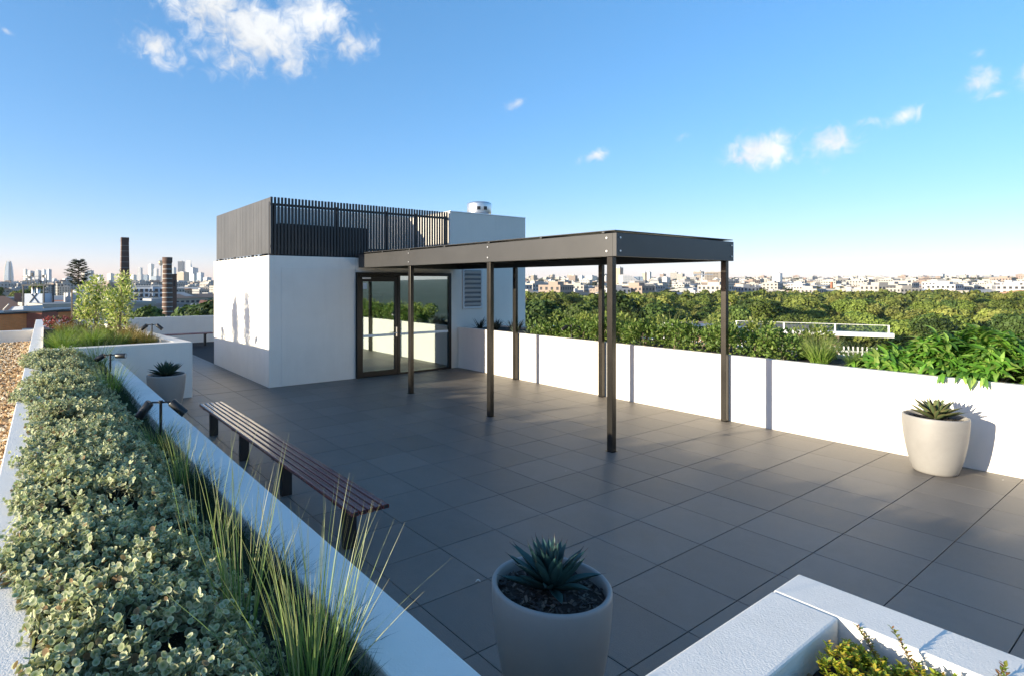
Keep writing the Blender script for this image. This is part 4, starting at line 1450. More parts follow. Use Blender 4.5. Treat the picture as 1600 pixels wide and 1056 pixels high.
def build_forest():
    pts = []
    grid = {}
    tries = 0
    cand = []
    while tries < 26000:
        tries += 1
        Y = math.sqrt(rnd.uniform(92 ** 2, 455 ** 2))
        px = rnd.uniform(800, 1660)
        x, y = bearing(px, Y)
        dmin = 6.6 if Y < 260 else 7.6
        gx, gy = int(x // 8), int(y // 8)
        ok = True
        for i in (-1, 0, 1):
            for j in (-1, 0, 1):
                for (a, b) in grid.get((gx + i, gy + j), ()):
                    if (a - x) ** 2 + (b - y) ** 2 < dmin ** 2:
                        ok = False
        if not ok:
            continue
        if vnoise(np.array([x]), np.array([y]), .03, 6)[0] > .62:
            continue
        grid.setdefault((gx, gy), []).append((x, y))
        cand.append((Y, px, x, y))
    cand.sort()
    # the nearest belt is looser and lower so that crowns behind show above it
    far_V, far_F, far_C, nb = [], [], [], 0
    lows = [crown_data(300 + s, 520, [5.2, 4.6, 6.0][s], 10, 4.2, 1.1, FPAL) for s in range(3)]
    for n, (Y, px, x, y) in enumerate(cand):
        z = float(land_z(x, y))
        s = rnd.uniform(.56, 1.02) * (1.0 + .10 * float(vnoise(np.array([x]), np.array([y]), .02, 2)[0]))
        if Y > 380:
            s *= .85
        if n < 285:
            add_tree(x, y, z, s, rnd.randrange(7), 'olive green gum tree in the wood beyond the right planter', 'gum trees in the wood')
        else:
            V, Fq, c, _ = lows[rnd.randrange(3)]
            a = rnd.uniform(0, 6.28)
            Rm = np.array([[math.cos(a), -math.sin(a), 0], [math.sin(a), math.cos(a), 0], [0, 0, 1]])
            far_V.append(V * s @ Rm.T + np.array((x, y, z))); far_F.append(Fq + nb); far_C.append(c * rnd.uniform(.75, 1.25)); nb += len(V)
    o = mesh_ob('far_wood', fast_mesh('far_wood', np.vstack(far_V), np.vstack(far_F), np.vstack(far_C), [CROWN]))
    tag(o, 'distant belt of gum woodland below the suburbs', 'woodland', kind='stuff')


build_forest()
for i, (px, Y, top) in enumerate([(835, 52, .2), (868, 60, .5), (900, 48, .3), (938, 62, .6), (985, 70, .2), (1040, 75, -.6), (1600, 70, -2.0), (1500, 82, -2.4), (1150, 84, -1.6)]):
    x, y = bearing(px, Y)
    add_tree(x, y, -17.5, (top + 17.5) / 14.4, 7 + i % 3, 'light green tree close behind the right planter', 'trees close to the building')
for i, (px, Y, top) in enumerate([(222, 44, -.7), (240, 58, -.4), (284, 40, .2), (300, 52, -.1), (318, 43, -.3), (335, 50, .1), (352, 46, .3), (208, 66, -1.2), (262, 70, -1.5), (200, 40, -1.3)]):
    x, y = bearing(px, Y)
    add_tree(x, y, -17.5, (top + 17.5) / 14.4, 7 + (i * 2) % 3, 'leafy street tree rising behind the far end wall', 'street trees beyond the far wall')
for i in range(30):
    px, Y = rnd.uniform(-60, 62), rnd.uniform(150, 420)
    x, y = bearing(px, Y)
    top = 2.166 - (rnd.uniform(447, 470) - HOR) * Y / F_PX
    add_tree(x, y, top - 13.5, rnd.uniform(.85, 1.0), rnd.randrange(7), 'dark tree on the low hill at the far left', 'hill trees at the left')
for i in range(16):
    px, Y = rnd.uniform(66, 330), rnd.uniform(150, 380)
    x, y = bearing(px, Y)
    add_tree(x, y, float(land_z(x, y)), rnd.uniform(.6, .85), rnd.randrange(7), 'street tree among the roofs below the skyline', 'trees below the skyline')

# buildings of the suburbs -------------------------------------------
FAR = mat('painted_wall', attr=True, rough=.75)
WIN = (.03, .035, .045)


class CB:
    """coloured mesh builder for small far buildings"""

    def __init__(self):
        self.v, self.f, self.c = [], [], []

    def quad(self, pts, col):
        b = len(self.v)
        self.v += pts; self.c += [col] * 4; self.f.append((b, b + 1, b + 2, b + 3))

    def box(self, x0, x1, y0, y1, z0, z1, col, top=None):
        P = [(x0, y0), (x1, y0), (x1, y1), (x0, y1)]
        for i in range(4):
            a, b = P[i], P[(i + 1) % 4]
            self.quad([(*a, z0), (*b, z0), (*b, z1), (*a, z1)], col)
        self.quad([(*p, z1) for p in P], top or col)

    def gable(self, w, d, z, h, col, ov=.5, hip=0.0):
        a, b = w / 2 + ov, d / 2 + ov
        r = a - (b if hip else 0) * hip
        r = max(r, .3)
        self.quad([(-a, -b, z), (a, -b, z), (r, 0, z + h), (-r, 0, z + h)], col)
        self.quad([(a, b, z), (-a, b, z), (-r, 0, z + h), (r, 0, z + h)], col)
        self.quad([(a, -b, z), (a, b, z), (r, 0, z + h), (r, 0, z + h)], col)
        self.quad([(-a, b, z), (-a, -b, z), (-r, 0, z + h), (-r, 0, z + h)], col)
        self.quad([(-a, -b, z), (-a, b, z), (a, b, z), (a, -b, z)], col)

    def windows(self, w, d, z0, rows, cols, fh, ww=1.3, wh=1.5, col=WIN):
        e = .06
        for r in range(rows):
            zz = z0 + r * fh
            for sgn in (-1, 1):
                for k in range(cols):
                    x = -w / 2 + w * (k + .5) / cols
                    y = sgn * (d / 2 + e)
                    self.quad([(x - ww / 2, y, zz), (x + ww / 2, y, zz), (x + ww / 2, y, zz + wh), (x - ww / 2, y, zz + wh)], col)
                nc = max(2, int(cols * d / w))
                for k in range(nc):
                    y = -d / 2 + d * (k + .5) / nc
                    x = sgn * (w / 2 + e)
                    self.quad([(x, y - ww / 2, zz), (x, y + ww / 2, zz), (x, y + ww / 2, zz + wh), (x, y - ww / 2, zz + wh)], col)

    def mesh(self, name):
        V = np.array(self.v, float); c = np.array(self.c, float)
        return fast_mesh(name, V, np.array(self.f), c, [FAR])


WALLS = [(.42, .39, .34), (.50, .48, .45), (.44, .41, .36), (.33, .25, .20), (.30, .28, .26), (.38, .32, .25), (.52, .50, .48), (.36, .35, .34)]
ROOFS = [(.30, .14, .09), (.25, .12, .08), (.27, .27, .27), (.45, .44, .43), (.09, .09, .09), (.32, .18, .11), (.33, .33, .32)]


def house_cb(kind, wc, rc):
    cb = CB()
    if kind == 'house':
        cb.box(-6, 6, -4.5, 4.5, -3, 3.4, wc); cb.gable(12, 9, 3.4, 2.6, rc, .6, rnd.choice((0, .9)))
        cb.windows(12, 9, 1.0, 1, 4, 3)
        cb.box(3.2, 4.0, -.4, .4, 4.2, 6.4, (.30, .16, .11))
    elif kind == 'block':
        cb.box(-8, 8, -6, 6, -3, 7.2, wc, rc); cb.box(-8.2, 8.2, -6.2, 6.2, 7.2, 7.7, wc, rc); cb.windows(16, 12, 1.0, 2, 6, 3.2)
        cb.box(-3, 1, -2, 2, 7.7, 9.2, (.45, .45, .44))
    elif kind == 'warehouse':
        cb.box(-22, 22, -11, 11, -3, 6.4, wc); cb.gable(44, 22, 6.4, 2.2, rc, .6)
        cb.windows(44, 22, 3.4, 1, 12, 3, 2.2, 1.4)
    elif kind == 'flats':
        cb.box(-9, 9, -7, 7, -3, 13, wc, rc); cb.box(-4, 4, -3, 3, 13, 15, wc, rc); cb.windows(18, 14, .8, 4, 6, 3.1, 1.5, 1.7)
    elif kind == 'slab':
        cb.box(-11, 11, -8, 8, -3, 27, wc, rc); cb.box(-4, 4, -3, 3, 27, 30, (.5, .5, .48), rc); cb.windows(22, 16, .8, 8, 8, 3.2, 1.6, 1.8)
    return cb


KINDS = ['house', 'block', 'warehouse', 'flats', 'slab']
BLD = {}
for kd in KINDS:
    for v in range(6):
        cb = house_cb(kd, rnd.choice(WALLS), rnd.choice(ROOFS if kd in ('house', 'warehouse') else ROOFS[2:]))
        BLD[kd, v] = (cb.mesh(kd), cb)
NAMES = {'house': ('suburban_house', 'small pitched roof house in the suburbs beyond the wood', 'house'),
         'block': ('low_block', 'two storey flat roofed building in the suburbs beyond the wood', 'building'),
         'warehouse': ('warehouse', 'long pale warehouse in the suburbs beyond the wood', 'warehouse'),
         'flats': ('apartment_block', 'four storey apartment block in the suburbs beyond the wood', 'building'),
         'slab': ('apartment_tower', 'slab shaped apartment tower on the suburban skyline', 'building')}


def build_suburbs():
    items = []
    for i in range(1500):
        Y = 455 * (3700 / 455) ** (rnd.random() ** .9)
        px = rnd.uniform(790, 1640)
        u = rnd.random()
        kd = 'house' if u < .52 else 'block' if u < .72 else 'warehouse' if u < .84 else 'flats' if u < .975 else 'slab'
        if kd == 'slab' and (Y < 1400 or 1130 < px < 1600):
            kd = 'flats'
        if kd == 'warehouse' and Y > 2200:
            kd = 'block'
        s = rnd.uniform(.85, 1.35)
        if kd == 'slab':
            s *= rnd.uniform(.7, 1.1)
        size = {'house': 12, 'block': 16, 'warehouse': 40, 'flats': 22, 'slab': 34}[kd] * s / Y
        items.append((size, Y, px, kd, s))
    for i in range(620):
        Y = 750 * (3300 / 750) ** rnd.random()
        px = rnd.uniform(-60, 345)
        kd = rnd.choice(('house', 'block', 'block', 'flats', 'flats', 'warehouse'))
        items.append((1e-4 * rnd.random(), Y, px, kd, rnd.uniform(.8, 1.4)))
    items.sort(reverse=True)
    far_V, far_F, far_C, nb = [], [], [], 0
    count = {}
    for n, (size, Y, px, kd, s) in enumerate(items):
        x, y = bearing(px, Y)
        z = float(land_z(x, y))
        rz = rnd.choice((0, math.pi / 2)) + rnd.gauss(0, .35)
        me, cb = BLD[kd, rnd.randrange(6)]
        if n < 270 and size > 1e-3:
            o = mesh_ob(NAMES[kd][0], me, None, (x, y, z))
            o.rotation_euler = (0, 0, rz); o.scale = (s, s, s)
            tag(o, NAMES[kd][1], NAMES[kd][2], NAMES[kd][0].replace('_', ' ') + 's beyond the wood')
        else:
            V = np.array(cb.v) * s
            Rm = np.array([[math.cos(rz), -math.sin(rz), 0], [math.sin(rz), math.cos(rz), 0], [0, 0, 1]])
            far_V.append(V @ Rm.T + np.array((x, y, z))); far_F.append(np.array(cb.f) + nb); far_C.append(np.array(cb.c)); nb += len(V)
    o = mesh_ob('far_suburb', fast_mesh('far_suburb', np.vstack(far_V), np.vstack(far_F), np.vstack(far_C), [FAR]))
    tag(o, 'distant carpet of suburban buildings up to the horizon', 'suburb', kind='stuff')
    # dark trees between the houses
    lows = [crown_data(400 + s, 90, [5.2, 5.6, 6.4][s], 9, 1.5, 2.6, ((.040, .052, .018), (.055, .065, .022), (.032, .042, .016))) for s in range(3)]
    far_V, far_F, far_C, nb = [], [], [], 0
    for i in range(2600):
        Y = 450 * (3900 / 450) ** (rnd.random() ** .8)
        px = rnd.uniform(790, 1640)
        x, y = bearing(px, Y)
        if vnoise(np.array([x]), np.array([y]), .006, 8)[0] < -.1:
            continue
        s = rnd.uniform(.7, 1.25)
        V, Fq, c, _ = lows[i % 3]
        far_V.append(V * s * np.array((1.3, 1.3, .8)) + np.array((x, y, float(land_z(x, y)) - 1))); far_F.append(Fq + nb); far_C.append(c); nb += len(V)
    o = mesh_ob('suburb_trees', fast_mesh('suburb_trees', np.vstack(far_V), np.vstack(far_F), np.vstack(far_C), [CROWN]))
    tag(o, 'dark green street trees scattered through the distant suburbs', 'trees', kind='stuff')


build_suburbs()


# towers that stand out ------------------------------------------------
FACADES = [facade_material('cream_tower', (.74, .68, .57), (.30, .29, .27), 3.6, 3.4, .30, .6),
           facade_material('blue_glass_tower', (.38, .43, .48), (.20, .27, .33), 2.4, 3.8, .18, .25),
           facade_material('grey_tower', (.58, .57, .56), (.26, .27, .29), 3.2, 3.6, .28, .5),
           facade_material('brown_tower', (.46, .34, .24), (.24, .18, .14), 3.0, 3.4, .34, .6),
           facade_material('white_tower', (.78, .77, .74), (.34, .35, .36), 4.0, 3.4, .36, .55),
           facade_material('dark_tower', (.10, .11, .13), (.05, .065, .09), 3.0, 4.0, .2, .3)]


def tower(px0, px1, ytop, Y, fi, label, cut=0.0, top=None, group=None, name='tower', z_base=None, setback=0.0):
    px = (px0 + px1) / 2
    x, y = bearing(px, Y)
    w = (px1 - px0) * Y / F_PX / (CO + SI) * 1.0
    zb = (float(land_z(x, y)) - 3) if z_base is None else z_base
    zt = EYE + (HOR - ytop) * Y / F_PX
    t = thing(name, label, 'tower', (x, y, zb), (.75 + .2 * math.sin(px * 3)) if px < 400 else .1 * math.sin(px), group)
    h = zt - zb
    mb = MB()
    a = w / 2
    vs = [(-a, -a, 0), (a, -a, 0), (a, a, 0), (-a, a, 0), (-a, -a, h), (a, -a, h - cut), (a, a, h - cut), (-a, a, h)]
    mb.add(vs, [(3, 2, 1, 0), (4, 5, 6, 7), (0, 1, 5, 4), (1, 2, 6, 5), (2, 3, 7, 6), (3, 0, 4, 7)])
    mb.build('walls', FACADES[fi], t)
    if not cut:
        q = MB().box(-a * .55, a * .45, -a * .5, a * .5, h, h + max(2.0, h * .035))
        q.build('plant_room', FACADES[2] if fi != 2 else FACADES[4], t)
        MB().box(-a * 1.02, a * 1.02, -a * 1.02, a * 1.02, h - 1.2, h + .01).build('cornice', FACADES[5] if fi in (1, 5) else FAR_GREY, t)
    return t


FAR_GREY = mat('far_concrete', (.5, .5, .48), .8)
for spec in [(204.5, 213, 430, 3600, 0, 'cream office slab just right of the square chimney'), (213, 224, 429, 3700, 2, 'grey office block beside the cream slab'),
             (214.5, 222.5, 419, 4100, 2, 'slim grey tower standing above the low blocks near the square chimney'), (224.5, 233, 430, 3400, 1, 'bluish office block left of the tall cream tower'),
             (232, 240.5, 413.5, 3900, 0, 'tall cream tower left of the turreted tower'), (240.5, 247.5, 420.5, 3800, 2, 'shorter grey tower leaning on the tall cream one'),
             (236, 250, 432, 3300, 1, 'wide glassy block low on the skyline'), (253.5, 259, 416, 3800, 0, 'narrow cream tower left of the round chimney'),
             (267.5, 275, 418.5, 3900, 1, 'blue glass tower right of the round chimney'), (278, 288.5, 409, 4200, 5, 'dark glass tower with crowned top'),
             (277, 295, 425.5, 3300, 3, 'wide brown office block in front of the dark tower'), (293, 309, 419, 3700, 1, 'broad blue glass tower below the slanted one'),
             (308, 318.5, 426.5, 3500, 1, 'blue block at the right end of the skyline'), (318, 330, 434, 3400, 2, 'low grey block next to the pavilion wall'),
             (300, 306, 429, 3000, 0, 'cream block before the blue glass tower'), (262, 272, 434, 3000, 0, 'low cream block behind the round chimney'),
             (37, 42.5, 421.5, 2600, 0, 'thin cream tower at the left of the hilltop blocks'), (43, 53, 424, 2700, 1, 'bluish glass hilltop block behind the antennas'),
             (54, 64, 423, 2750, 2, 'grey hilltop block behind the antennas'), (66, 72, 422, 2600, 4, 'white tower right of the antennas'),
             (73, 80, 421.5, 2700, 1, 'grey blue tower right of the white one'), (82, 88.5, 436, 2400, 2, 'short dark block right of the hilltop towers'),
             (98, 106, 436, 2600, 2, 'low office block left of the sapling'), (105, 113, 432.5, 2800, 2, 'grey block just left of the sapling'),
             (128, 136, 426, 2700, 0, 'cream tower behind the variegated shrub'), (136, 146, 423, 2900, 1, 'blue grey tower behind the variegated shrub'),
             (150, 160, 430, 3000, 2, 'grey tower behind the crown of the variegated shrub'), (168, 178, 428, 3100, 0, 'cream tower seen left of the square chimney')]:
    tower(*spec, group='skyline towers')
tower(291.5, 300.5, 407.5, 4300, 4, 'white tower with slanted top on the skyline', cut=55, group='skyline towers')

# turreted observation tower and tapered glass tower
x, y = bearing(251.3, 4000)
t = thing('observation_tower', 'thin observation tower with a golden turret on the skyline', 'tower', (x, y, -6), 0, 'skyline towers')
MB().tube([(0, 0, 0), (0, 0, 130)], 5.2, 12).build('shaft', FAR_GREY, t)
MB().lathe([(5, 126), (9, 130), (15, 141), (15, 152), (11, 160), (6, 164)], 20).build('turret', mat('gold_turret', (.42, .30, .14), .35, metal=.6), t)
MB().tube([(0, 0, 164), (0, 0, 186)], [2.2, .7], 8).build('spire', FAR_GREY, t)
x, y = bearing(14.2, 4200)
t = thing('tapered_tower', 'tapering glass tower alone at the far left of the skyline', 'tower', (x, y, -6), .4, 'skyline towers')
MB().lathe([(32, 0), (30, 60), (24, 120), (16, 158), (13.5, 162), (0.01, 163)], 6, smooth=False).build('walls', FACADES[1], t)
for a in (0.5, 2.6, 4.7):
    MB().tube([(31.5 * math.cos(a), 31.5 * math.sin(a), 0), (24.3 * math.cos(a), 24.3 * math.sin(a), 120), (14 * math.cos(a), 14 * math.sin(a), 166)], 3, 6).build('fin', mat('fin_bronze', (.5, .42, .32), .5) if 'fin_bronze' not in MATS else MATS['fin_bronze'], t)
MB().tube([(0, 0, 160), (0, 0, 182)], [1.6, .5], 6).build('mast', FAR_GREY, t)

# landmarks of the right hand suburbs
for spec in [(962, 973.5, 418.5, 1500, 3, 'brownish tower behind the corner post of the pergola'), (1003.5, 1010.5, 426, 1500, 3, 'brown half of the twin tower beside the curved glass building'),
             (1010.5, 1017.5, 425.5, 1520, 0, 'cream half of the twin tower beside the curved glass building'), (1035, 1047, 434, 1600, 0, 'cream apartment tower right of the twin tower'),
             (1114, 1125, 436, 1300, 4, 'white tower just left of the right front post'), (1207, 1222, 427.5, 1700, 4, 'white and grey tower rising alone right of the pergola'),
             (1286, 1296, 435, 1700, 4, 'white slab tower above the long roofs'), (1325, 1336, 433.5, 1900, 0, 'cream tower near the middle of the right skyline'),
             (1463.5, 1475, 428.5, 2300, 0, 'beige hospital tower on the right hill'), (1493, 1500, 434, 2300, 3, 'tan block right of the hospital tower'),
             (905, 913, 431.5, 1900, 4, 'white tower seen under the pergola roof'), (916, 932, 431.5, 1800, 0, 'cream slab block left of the rear post'),
             (944, 950, 432, 1700, 2, 'grey slab between the two dark posts'), (857, 864, 437.5, 2000, 4, 'pale tower near the tower wall'), (884, 891, 436, 2000, 2, 'grey tower under the pergola roof'),
             (1190, 1205, 437, 1500, 5, 'dark glazed office block left of the lone tower'), (1018, 1034, 437, 1250, 5, 'dark blue office block beside the curved glass building')]:
    tower(*spec, group='suburban towers')

# curved glass office building
Y = 1200
x, y = bearing(988, Y)
t = thing('curved_glass_building', 'glass office building with a sweeping curved roof seen right of the corner post', 'building', (x, y, float(land_z(x, y)) - 3), -YAW)
k = Y / F_PX
z0 = float(land_z(x, y)) - 3
prof = [(-18, 30), (-17, 27.5), (-13, 27), (-8, 27), (-4, 25), (0, 20), (4, 13.5), (8, 10.5), (16, 10)]
zz = lambda q: EYE + q * k * .48 - z0 - 3
poly = [(px * k, zz(q)) for px, q in prof]
n = len(poly)
vs = [(a, -14, 0) for a, b in poly] + [(a, -14, b) for a, b in poly] + [(a, 14, 0) for a, b in poly] + [(a, 14, b) for a, b in poly]
fs = []
for i in range(n - 1):
    fs += [(i, i + 1, n + i + 1, n + i), (2 * n + i + 1, 2 * n + i, 3 * n + i, 3 * n + i + 1), (n + i, n + i + 1, 3 * n + i + 1, 3 * n + i)]
fs += [(0, n, 3 * n, 2 * n), (n - 1, 3 * n - 1, 4 * n - 1, 2 * n - 1)]
MB().add(vs, fs).build('walls', FACADES[2], t)
MB().box(2 * k, 7.2 * k, -12, 12, zz(3), zz(24)).build('glass_wing', FACADES[1], t)
MB().box(8.0 * k, 14 * k, -11, 13, zz(3), zz(24)).build('glass_wing', FACADES[1], t)

# tower crane, brick stack and long warehouses
Y = 1300
x, y = bearing(1097, Y)
k = Y / F_PX
t = thing('tower_crane', 'white tower crane on the horizon right of the pergola', 'crane', (x, y, float(land_z(x, y))), -YAW + .25)
hz = EYE + (HOR - 430) * k - float(land_z(x, y))
WP = mat('white_crane_paint', (.72, .72, .72), .5)
MB().box(-1.1, 1.1, -1.1, 1.1, 0, hz).build('mast', WP, t)
MB().box(-17 * k, 20 * k, -.8, .8, hz, hz + 1.8).build('jib', WP, t)
MB().tube([(0, 0, hz + 1.8), (0, 0, hz + 7)], [1, .3], 6).build('apex', WP, t)
MB().box(-16 * k, -11 * k, -1.4, 1.4, hz - 3, hz).build('counterweight', FAR_GREY, t)
BRICK_ST = mat('far_red_brick', (.36, .15, .08), .9)
x, y = bearing(1299.5, 800)
zb = float(land_z(x, y))
t = thing('brick_stack', 'small red brick stack among the right hand warehouses', 'chimney', (x, y, zb))
MB().lathe([(2.0, 0), (1.5, 14), (1.7, 14.2), (1.7, 15.5), (.01, 15.5)], 10).build('shaft', BRICK_ST, t)
MB().lathe([(1.75, 12.6), (1.75, 13.1)], 10).build('band', BRICK_ST, t)
for i, (px, Y, L, wc, lb) in enumerate([(1470, 640, 62, (.78, .76, .72), 'longest white roofed shed right of the brick stack'), (1565, 600, 50, (.76, .75, .72), 'white roofed shed at the right picture edge'),
                                        (1405, 760, 44, (.70, .68, .62), 'cream roofed shed left of the longest white one'), (1340, 700, 36, (.72, .70, .66), 'white shed just right of the brick stack'),
                                        (930, 700, 34, (.66, .62, .52), 'cream shed with sawtooth edge under the pergola'), (905, 680, 10, (.60, .26, .10), 'small orange building under the pergola'),
                                        (1170, 800, 24, (.70, .70, .70), 'pale shed right of the front post'), (1590, 900, 16, (.62, .36, .2), 'orange building near the right edge')]):
    x, y = bearing(px, Y)
    t = thing('industrial_shed', lb, 'warehouse', (x, y, float(land_z(x, y))), -YAW + rnd.uniform(-.15, .15), 'sheds along the edge of the wood')
    MB().box(-L / 2, L / 2, -12, 12, -3, 6.5).build('walls', mat('shed_wall_%d' % i, wc, .8), t)
    cb = MB()
    cb.add([(-L / 2 - .5, -12.6, 6.5), (L / 2 + .5, -12.6, 6.5), (L / 2 + .5, 0, 9), (-L / 2 - .5, 0, 9), (-L / 2 - .5, 12.6, 6.5), (L / 2 + .5, 12.6, 6.5)], [(0, 1, 2, 3), (3, 2, 5, 4), (0, 3, 4), (1, 5, 2), (0, 4, 5, 1)])
    cb.build('roof', mat('shed_roof_%d' % i, tuple(min(.8, c * 1.03) for c in wc), .6), t)
    for j in range(int(L // 6)):
        MB().box(-L / 2 + 3 + j * 6, -L / 2 + 6 + j * 6, -12.08, -12, 2.2, 4.2).build('window', BLACKMET, t)

# --- left middle distance ---------------------------------------------
BRICK_D, _ = brick_material('dark_brick', (.12, .065, .045), (.16, .085, .055), (.10, .08, .07), 2.2, .5, .17, bumps=.2)
BRICK_R, _ = brick_material('red_brick', (.28, .075, .045), (.34, .095, .055), (.22, .12, .09), 2.2, .5, .17, bumps=.2)
BRICK_SUN, _ = brick_material('sun_tinted_brick', (.62, .19, .05), (.70, .24, .07), (.50, .24, .12), 2.2, .5, .17, bumps=.2)  # brighter orange copy of the brick, with the sunlight put into its colour


def chimney_square():
    Y = 120.0
    x, y = bearing(195, Y)
    k = Y / F_PX / (CO + SI)
    zt = EYE + (HOR - 372) * Y / F_PX
    H = zt + 17.5
    t = thing('square_chimney', 'tall square tapering dark brick chimney with iron bands', 'chimney', (x, y, -17.5))
    a0, a1 = 11.5 * k, 7.0 * k
    W = lambda z: a0 + (a1 - a0) * z / H
    vs = [(sx * W(z), sy * W(z), z) for z in (0, H) for sx, sy in ((-1, -1), (1, -1), (1, 1), (-1, 1))]
    MB().add(vs, [(0, 1, 5, 4), (1, 2, 6, 5), (2, 3, 7, 6), (3, 0, 4, 7), (4, 5, 6, 7)]).build('shaft', BRICK_D, t)
    MB().box(-a1 * 1.06, a1 * 1.06, -a1 * 1.06, a1 * 1.06, H - .9, H + .05).build('cap', BRICK_D, t)
    band = mat('pale_strap', (.34, .30, .26), .7)
    for i in range(24):
        z = H - 1.7 - i * 1.15
        w = W(z) + .035
        MB().box(-w, w, -w, w, z, z + .09).build('band', band, t)


chimney_square()


def chimney_round():
    Y = 112.0
    x, y = bearing(261.5, Y)
    k = Y / F_PX
    H = EYE + (HOR - 402.5) * k + 17.5
    t = thing('round_chimney', 'round brick chimney with closely spaced pale rings', 'chimney', (x, y, -17.5))
    r0, r1 = 9.2 * k, 6.3 * k
    R = lambda z: r0 + (r1 - r0) * z / H
    MB().lathe([(R(0), 0), (R(H * .5), H * .5), (R(H - 1.2), H - 1.2), (R(H) * 1.16, H - .9), (R(H) * 1.16, H), (R(H) * .8, H), (R(H) * .8, H - 1)], 24).build('shaft', BRICK_D, t)
    ringm = mat('pale_ring', (.46, .42, .37), .7)
    for i in range(26):
        z = H - 1.5 - i * .92
        w = R(z) + .04
        MB().lathe([(w - .05, z), (w, z), (w, z + .17), (w - .05, z + .17)], 24).build('ring', ringm, t)


chimney_round()
Y = 150.0
x, y = bearing(271.5, Y)
t = thing('brick_stair_tower', 'narrow dark brick tower behind the round chimney', 'tower', (x, y, -17.5))
h = EYE + (HOR - 430) * Y / F_PX + 17.5
MB().box(-.62, .62, -.62, .62, 0, h).build('walls', BRICK_D, t)
MB().box(-.70, .70, -.70, .70, h, h + .25).build('cap', BRICK_D, t)
MB().box(-.2, .2, -.66, -.62, h - 3, h - 1.5).build('window', BLACKMET, t)


def apartment():
    Y = 250.0
    x, y = bearing(229, Y)
    k = Y / F_PX
    t = thing('apartment_building', 'white five storey apartment block with dark windows between the chimneys', 'building', (x, y, -17.5), -YAW + .25)
    W, D = 50 * k, 12
    zt = EYE + (HOR - 448) * k + 17.5
    MB().box(-W / 2, W / 2, 0, D, 0, zt).build('wall', mat('cool_white_paint', (.66, .68, .72), .7), t)
    MB().box(-W / 2 - .3, W / 2 + .3, -.3, D + .3, zt + .002, zt + .35).build('roof', FAR_GREY, t)
    fh = 2.15
    gl = mat('apartment_glass', (.02, .03, .045), .15)
    for r in range(6):
        z = zt - .6 - (r + 1) * fh + .35
        for c in range(7):
            xw = -W / 2 + W * (c + .5) / 7
            w = MB().box(xw - .62, xw + .62, -.10, -.002, z, z + 1.35).build('window', gl, t)
            if c in (1, 2, 4, 5):
                MB().box(xw - .85, xw + .85, -.75, -.12, z - .25, z - .1).build('balcony', FAR_GREY, w)
                MB().box(xw - .85, xw + .85, -.75, -.70, z - .1, z + .45).build('railing', gl, w)
    MB().box(W * .16, W * .19, -.5, -.02, 0, zt).build('pier', MATS['cool_white_paint'], t)


apartment()


def brick_building():
    Y = 38.0
    k = Y / F_PX
    x, y = bearing(20, Y)
    t = thing('brick_building', 'low red brick building with dark flat roof left of the parapet', 'building', (x, y, -17.5), -YAW + .05)
    zt = EYE + (HOR - 489) * k + 17.5
    MB().box(-12 * k, 44 * k, 0, 6, 0, zt).build('wall', BRICK_R, t)
    MB().box(-13 * k, 45 * k, -.05, 6.1, zt + .002, zt + .12).build('roof', BLACKMET, t)
    MB().box(-11.5 * k, -10.5 * k, -.10, -.02, zt - 3, zt - .1).build('downpipe', RENDER, t)
    MB().box(20 * k, 46 * k, -.4, -.05, zt - 1.16, zt - 1.02).build('ledge', RENDER, t)
    x, y = bearing(-14, Y - 1.0)
    t = thing('sun_tinted_brick_wing', 'brick wing coloured as if sunlit orange with small dark window at the left edge', 'building', (x, y, -17.5), -YAW - .45)
    zt -= .05
    MB().box(-2.2, .95, 0, 5, 0, zt).build('wall', BRICK_SUN, t)
    MB().box(-2.3, 1.05, -.06, 5.1, zt + .002, zt + .12).build('roof', BLACKMET, t)
    w = MB().box(.12, .62, -.03, .01, zt - .85, zt - .42).build('window', BLACKMET, t)
    MB().box(.05, .69, -.05, .005, zt - .92, zt - .855).build('sill', RENDER, w)


brick_building()


